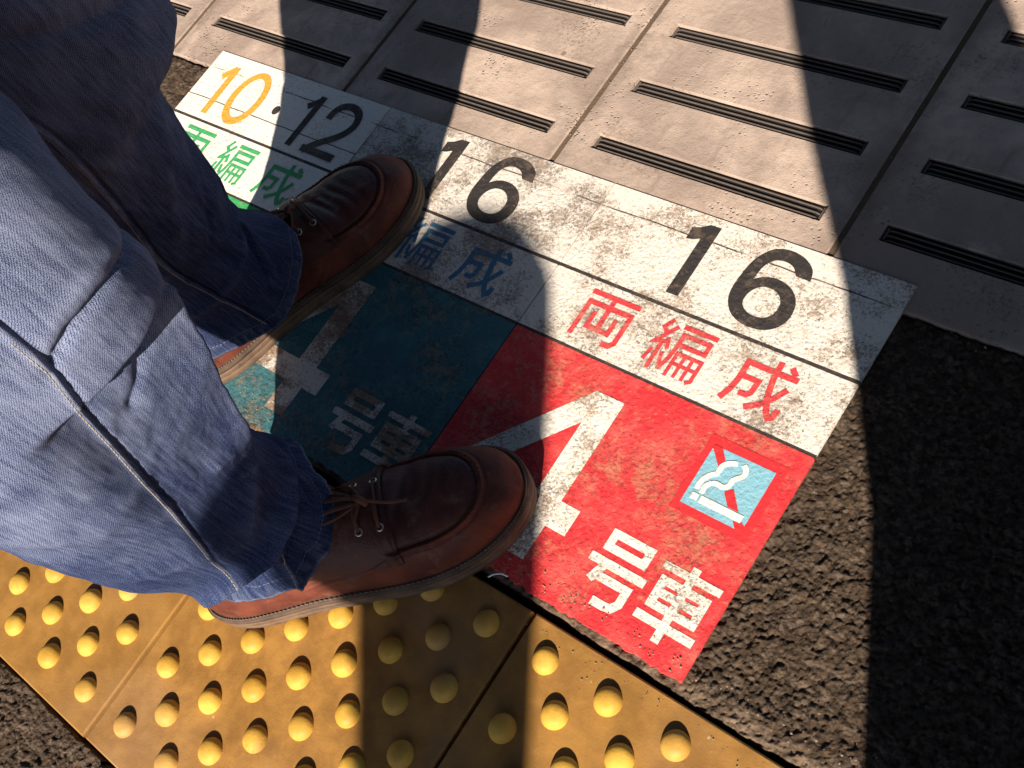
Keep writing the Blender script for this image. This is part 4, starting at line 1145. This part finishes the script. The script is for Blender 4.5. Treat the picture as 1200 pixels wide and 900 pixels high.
# ------------------------------------------------------------------ the photographer crouching behind the camera (casts the big shadow)
ph_ = empty('person', (0.84, -0.04, 0))
tag(ph_, 'crouching photographer in a long grey coat shaped to cast the shadow behind the viewpoint, out of the frame', 'person')
def PJ(x, y, z): return (x - .84, y + .04, z)
skin_body('body', [(PJ(.90, -.10, .36), .11), (PJ(.84, -.08, .50), .09), (PJ(.81, -.062, .68), .075), (PJ(.81, -.06, .80), .045), (PJ(.81, -.06, .92), .08), (PJ(.81, -.06, 1.0), .065),
      (PJ(.80, .04, .47), .07), (PJ(.86, -.02, .10), .045), (PJ(.78, .04, .03), .03), (PJ(.98, .16, .47), .07), (PJ(.98, .05, .10), .045), (PJ(.92, .13, .03), .03)],
     [(0, 1), (1, 2), (2, 3), (3, 4), (4, 5), (0, 6), (6, 7), (7, 8), (0, 9), (9, 10), (10, 11)], M['skin'], ph_)
V = []; F = []; N = 40
for l, (z, cx, cy, a, c) in enumerate([(0.0, .885, -.03, .235, .235), (.06, .885, -.03, .235, .235), (.20, .895, -.025, .230, .23), (.36, .905, -.012, .215, .22), (.50, .875, -.04, .18, .18), (.60, .785, -.085, .098, .098), (.72, .765, -.090, .090, .09), (.80, .762, -.09, .088, .088), (.84, .762, -.09, .06, .06)]):
    for k in range(N):
        an = 2 * math.pi * k / N
        fold = 1 + 0.03 * math.sin(an * 7) * max(0, .5 - z)
        V.append(PJ(cx + .047 + a * fold * math.cos(an), cy + .029 + c * fold * math.sin(an), z))
F = [tuple(f) for f in grid_faces(N, 9, True)] + [tuple(range(8 * N, 9 * N)), tuple(reversed(range(N)))]
obj('coat', V, F, M['coat'], ph_, True)  # full coat added, its outline shaped to cast the big shadow without gaps
skin_body('hair', [(PJ(.825, -.065, .97), .09), (PJ(.83, -.07, 1.03), .07)], [(0, 1)], M['hair'], ph_)

# ------------------------------------------------------------------ added unseen caster: leaning drum on a post, shaped for the narrow soft shadow
P_ = (0.848, 0.53)                          # axis across the sun's direction
def at_pq(p, y): return ((p - y * P_[1]) / P_[0], y)
pb = empty('shadow_caster', (*at_pq(0.282, -0.84), -0.001))
tag(pb, 'added shadow caster outside the frame, a leaning grey steel drum on a post', 'shadow caster')
N = 36; V = []
prof = [(.55, .276, .020), (.56, .276, .058), (.64, .274, .068), (.73, .264, .077), (.83, .252, .090), (.905, .244, .099), (.94, .244, .096), (.965, .244, .078), (.978, .244, .042), (.982, .244, .004)]
for z, p, r in prof:
    cx = (p - .282) * P_[0]; cy = (p - .282) * P_[1]
    for k in range(N): V.append((cx + r * math.cos(2 * math.pi * k / N), cy + r * math.sin(2 * math.pi * k / N), z))
obj('bin', V, [tuple(f) for f in grid_faces(N, len(prof), True)] + [tuple(range((len(prof) - 1) * N, len(prof) * N)), tuple(reversed(range(N)))], M['post'], pb, True)
b = MB(); b.tube([(0, 0, 0), (0, 0, .02)], .10, 24); b.tube([(0, 0, .018), (-.004, -.003, .56)], .035, 20)
b.build('post', M['post'], pb, True)
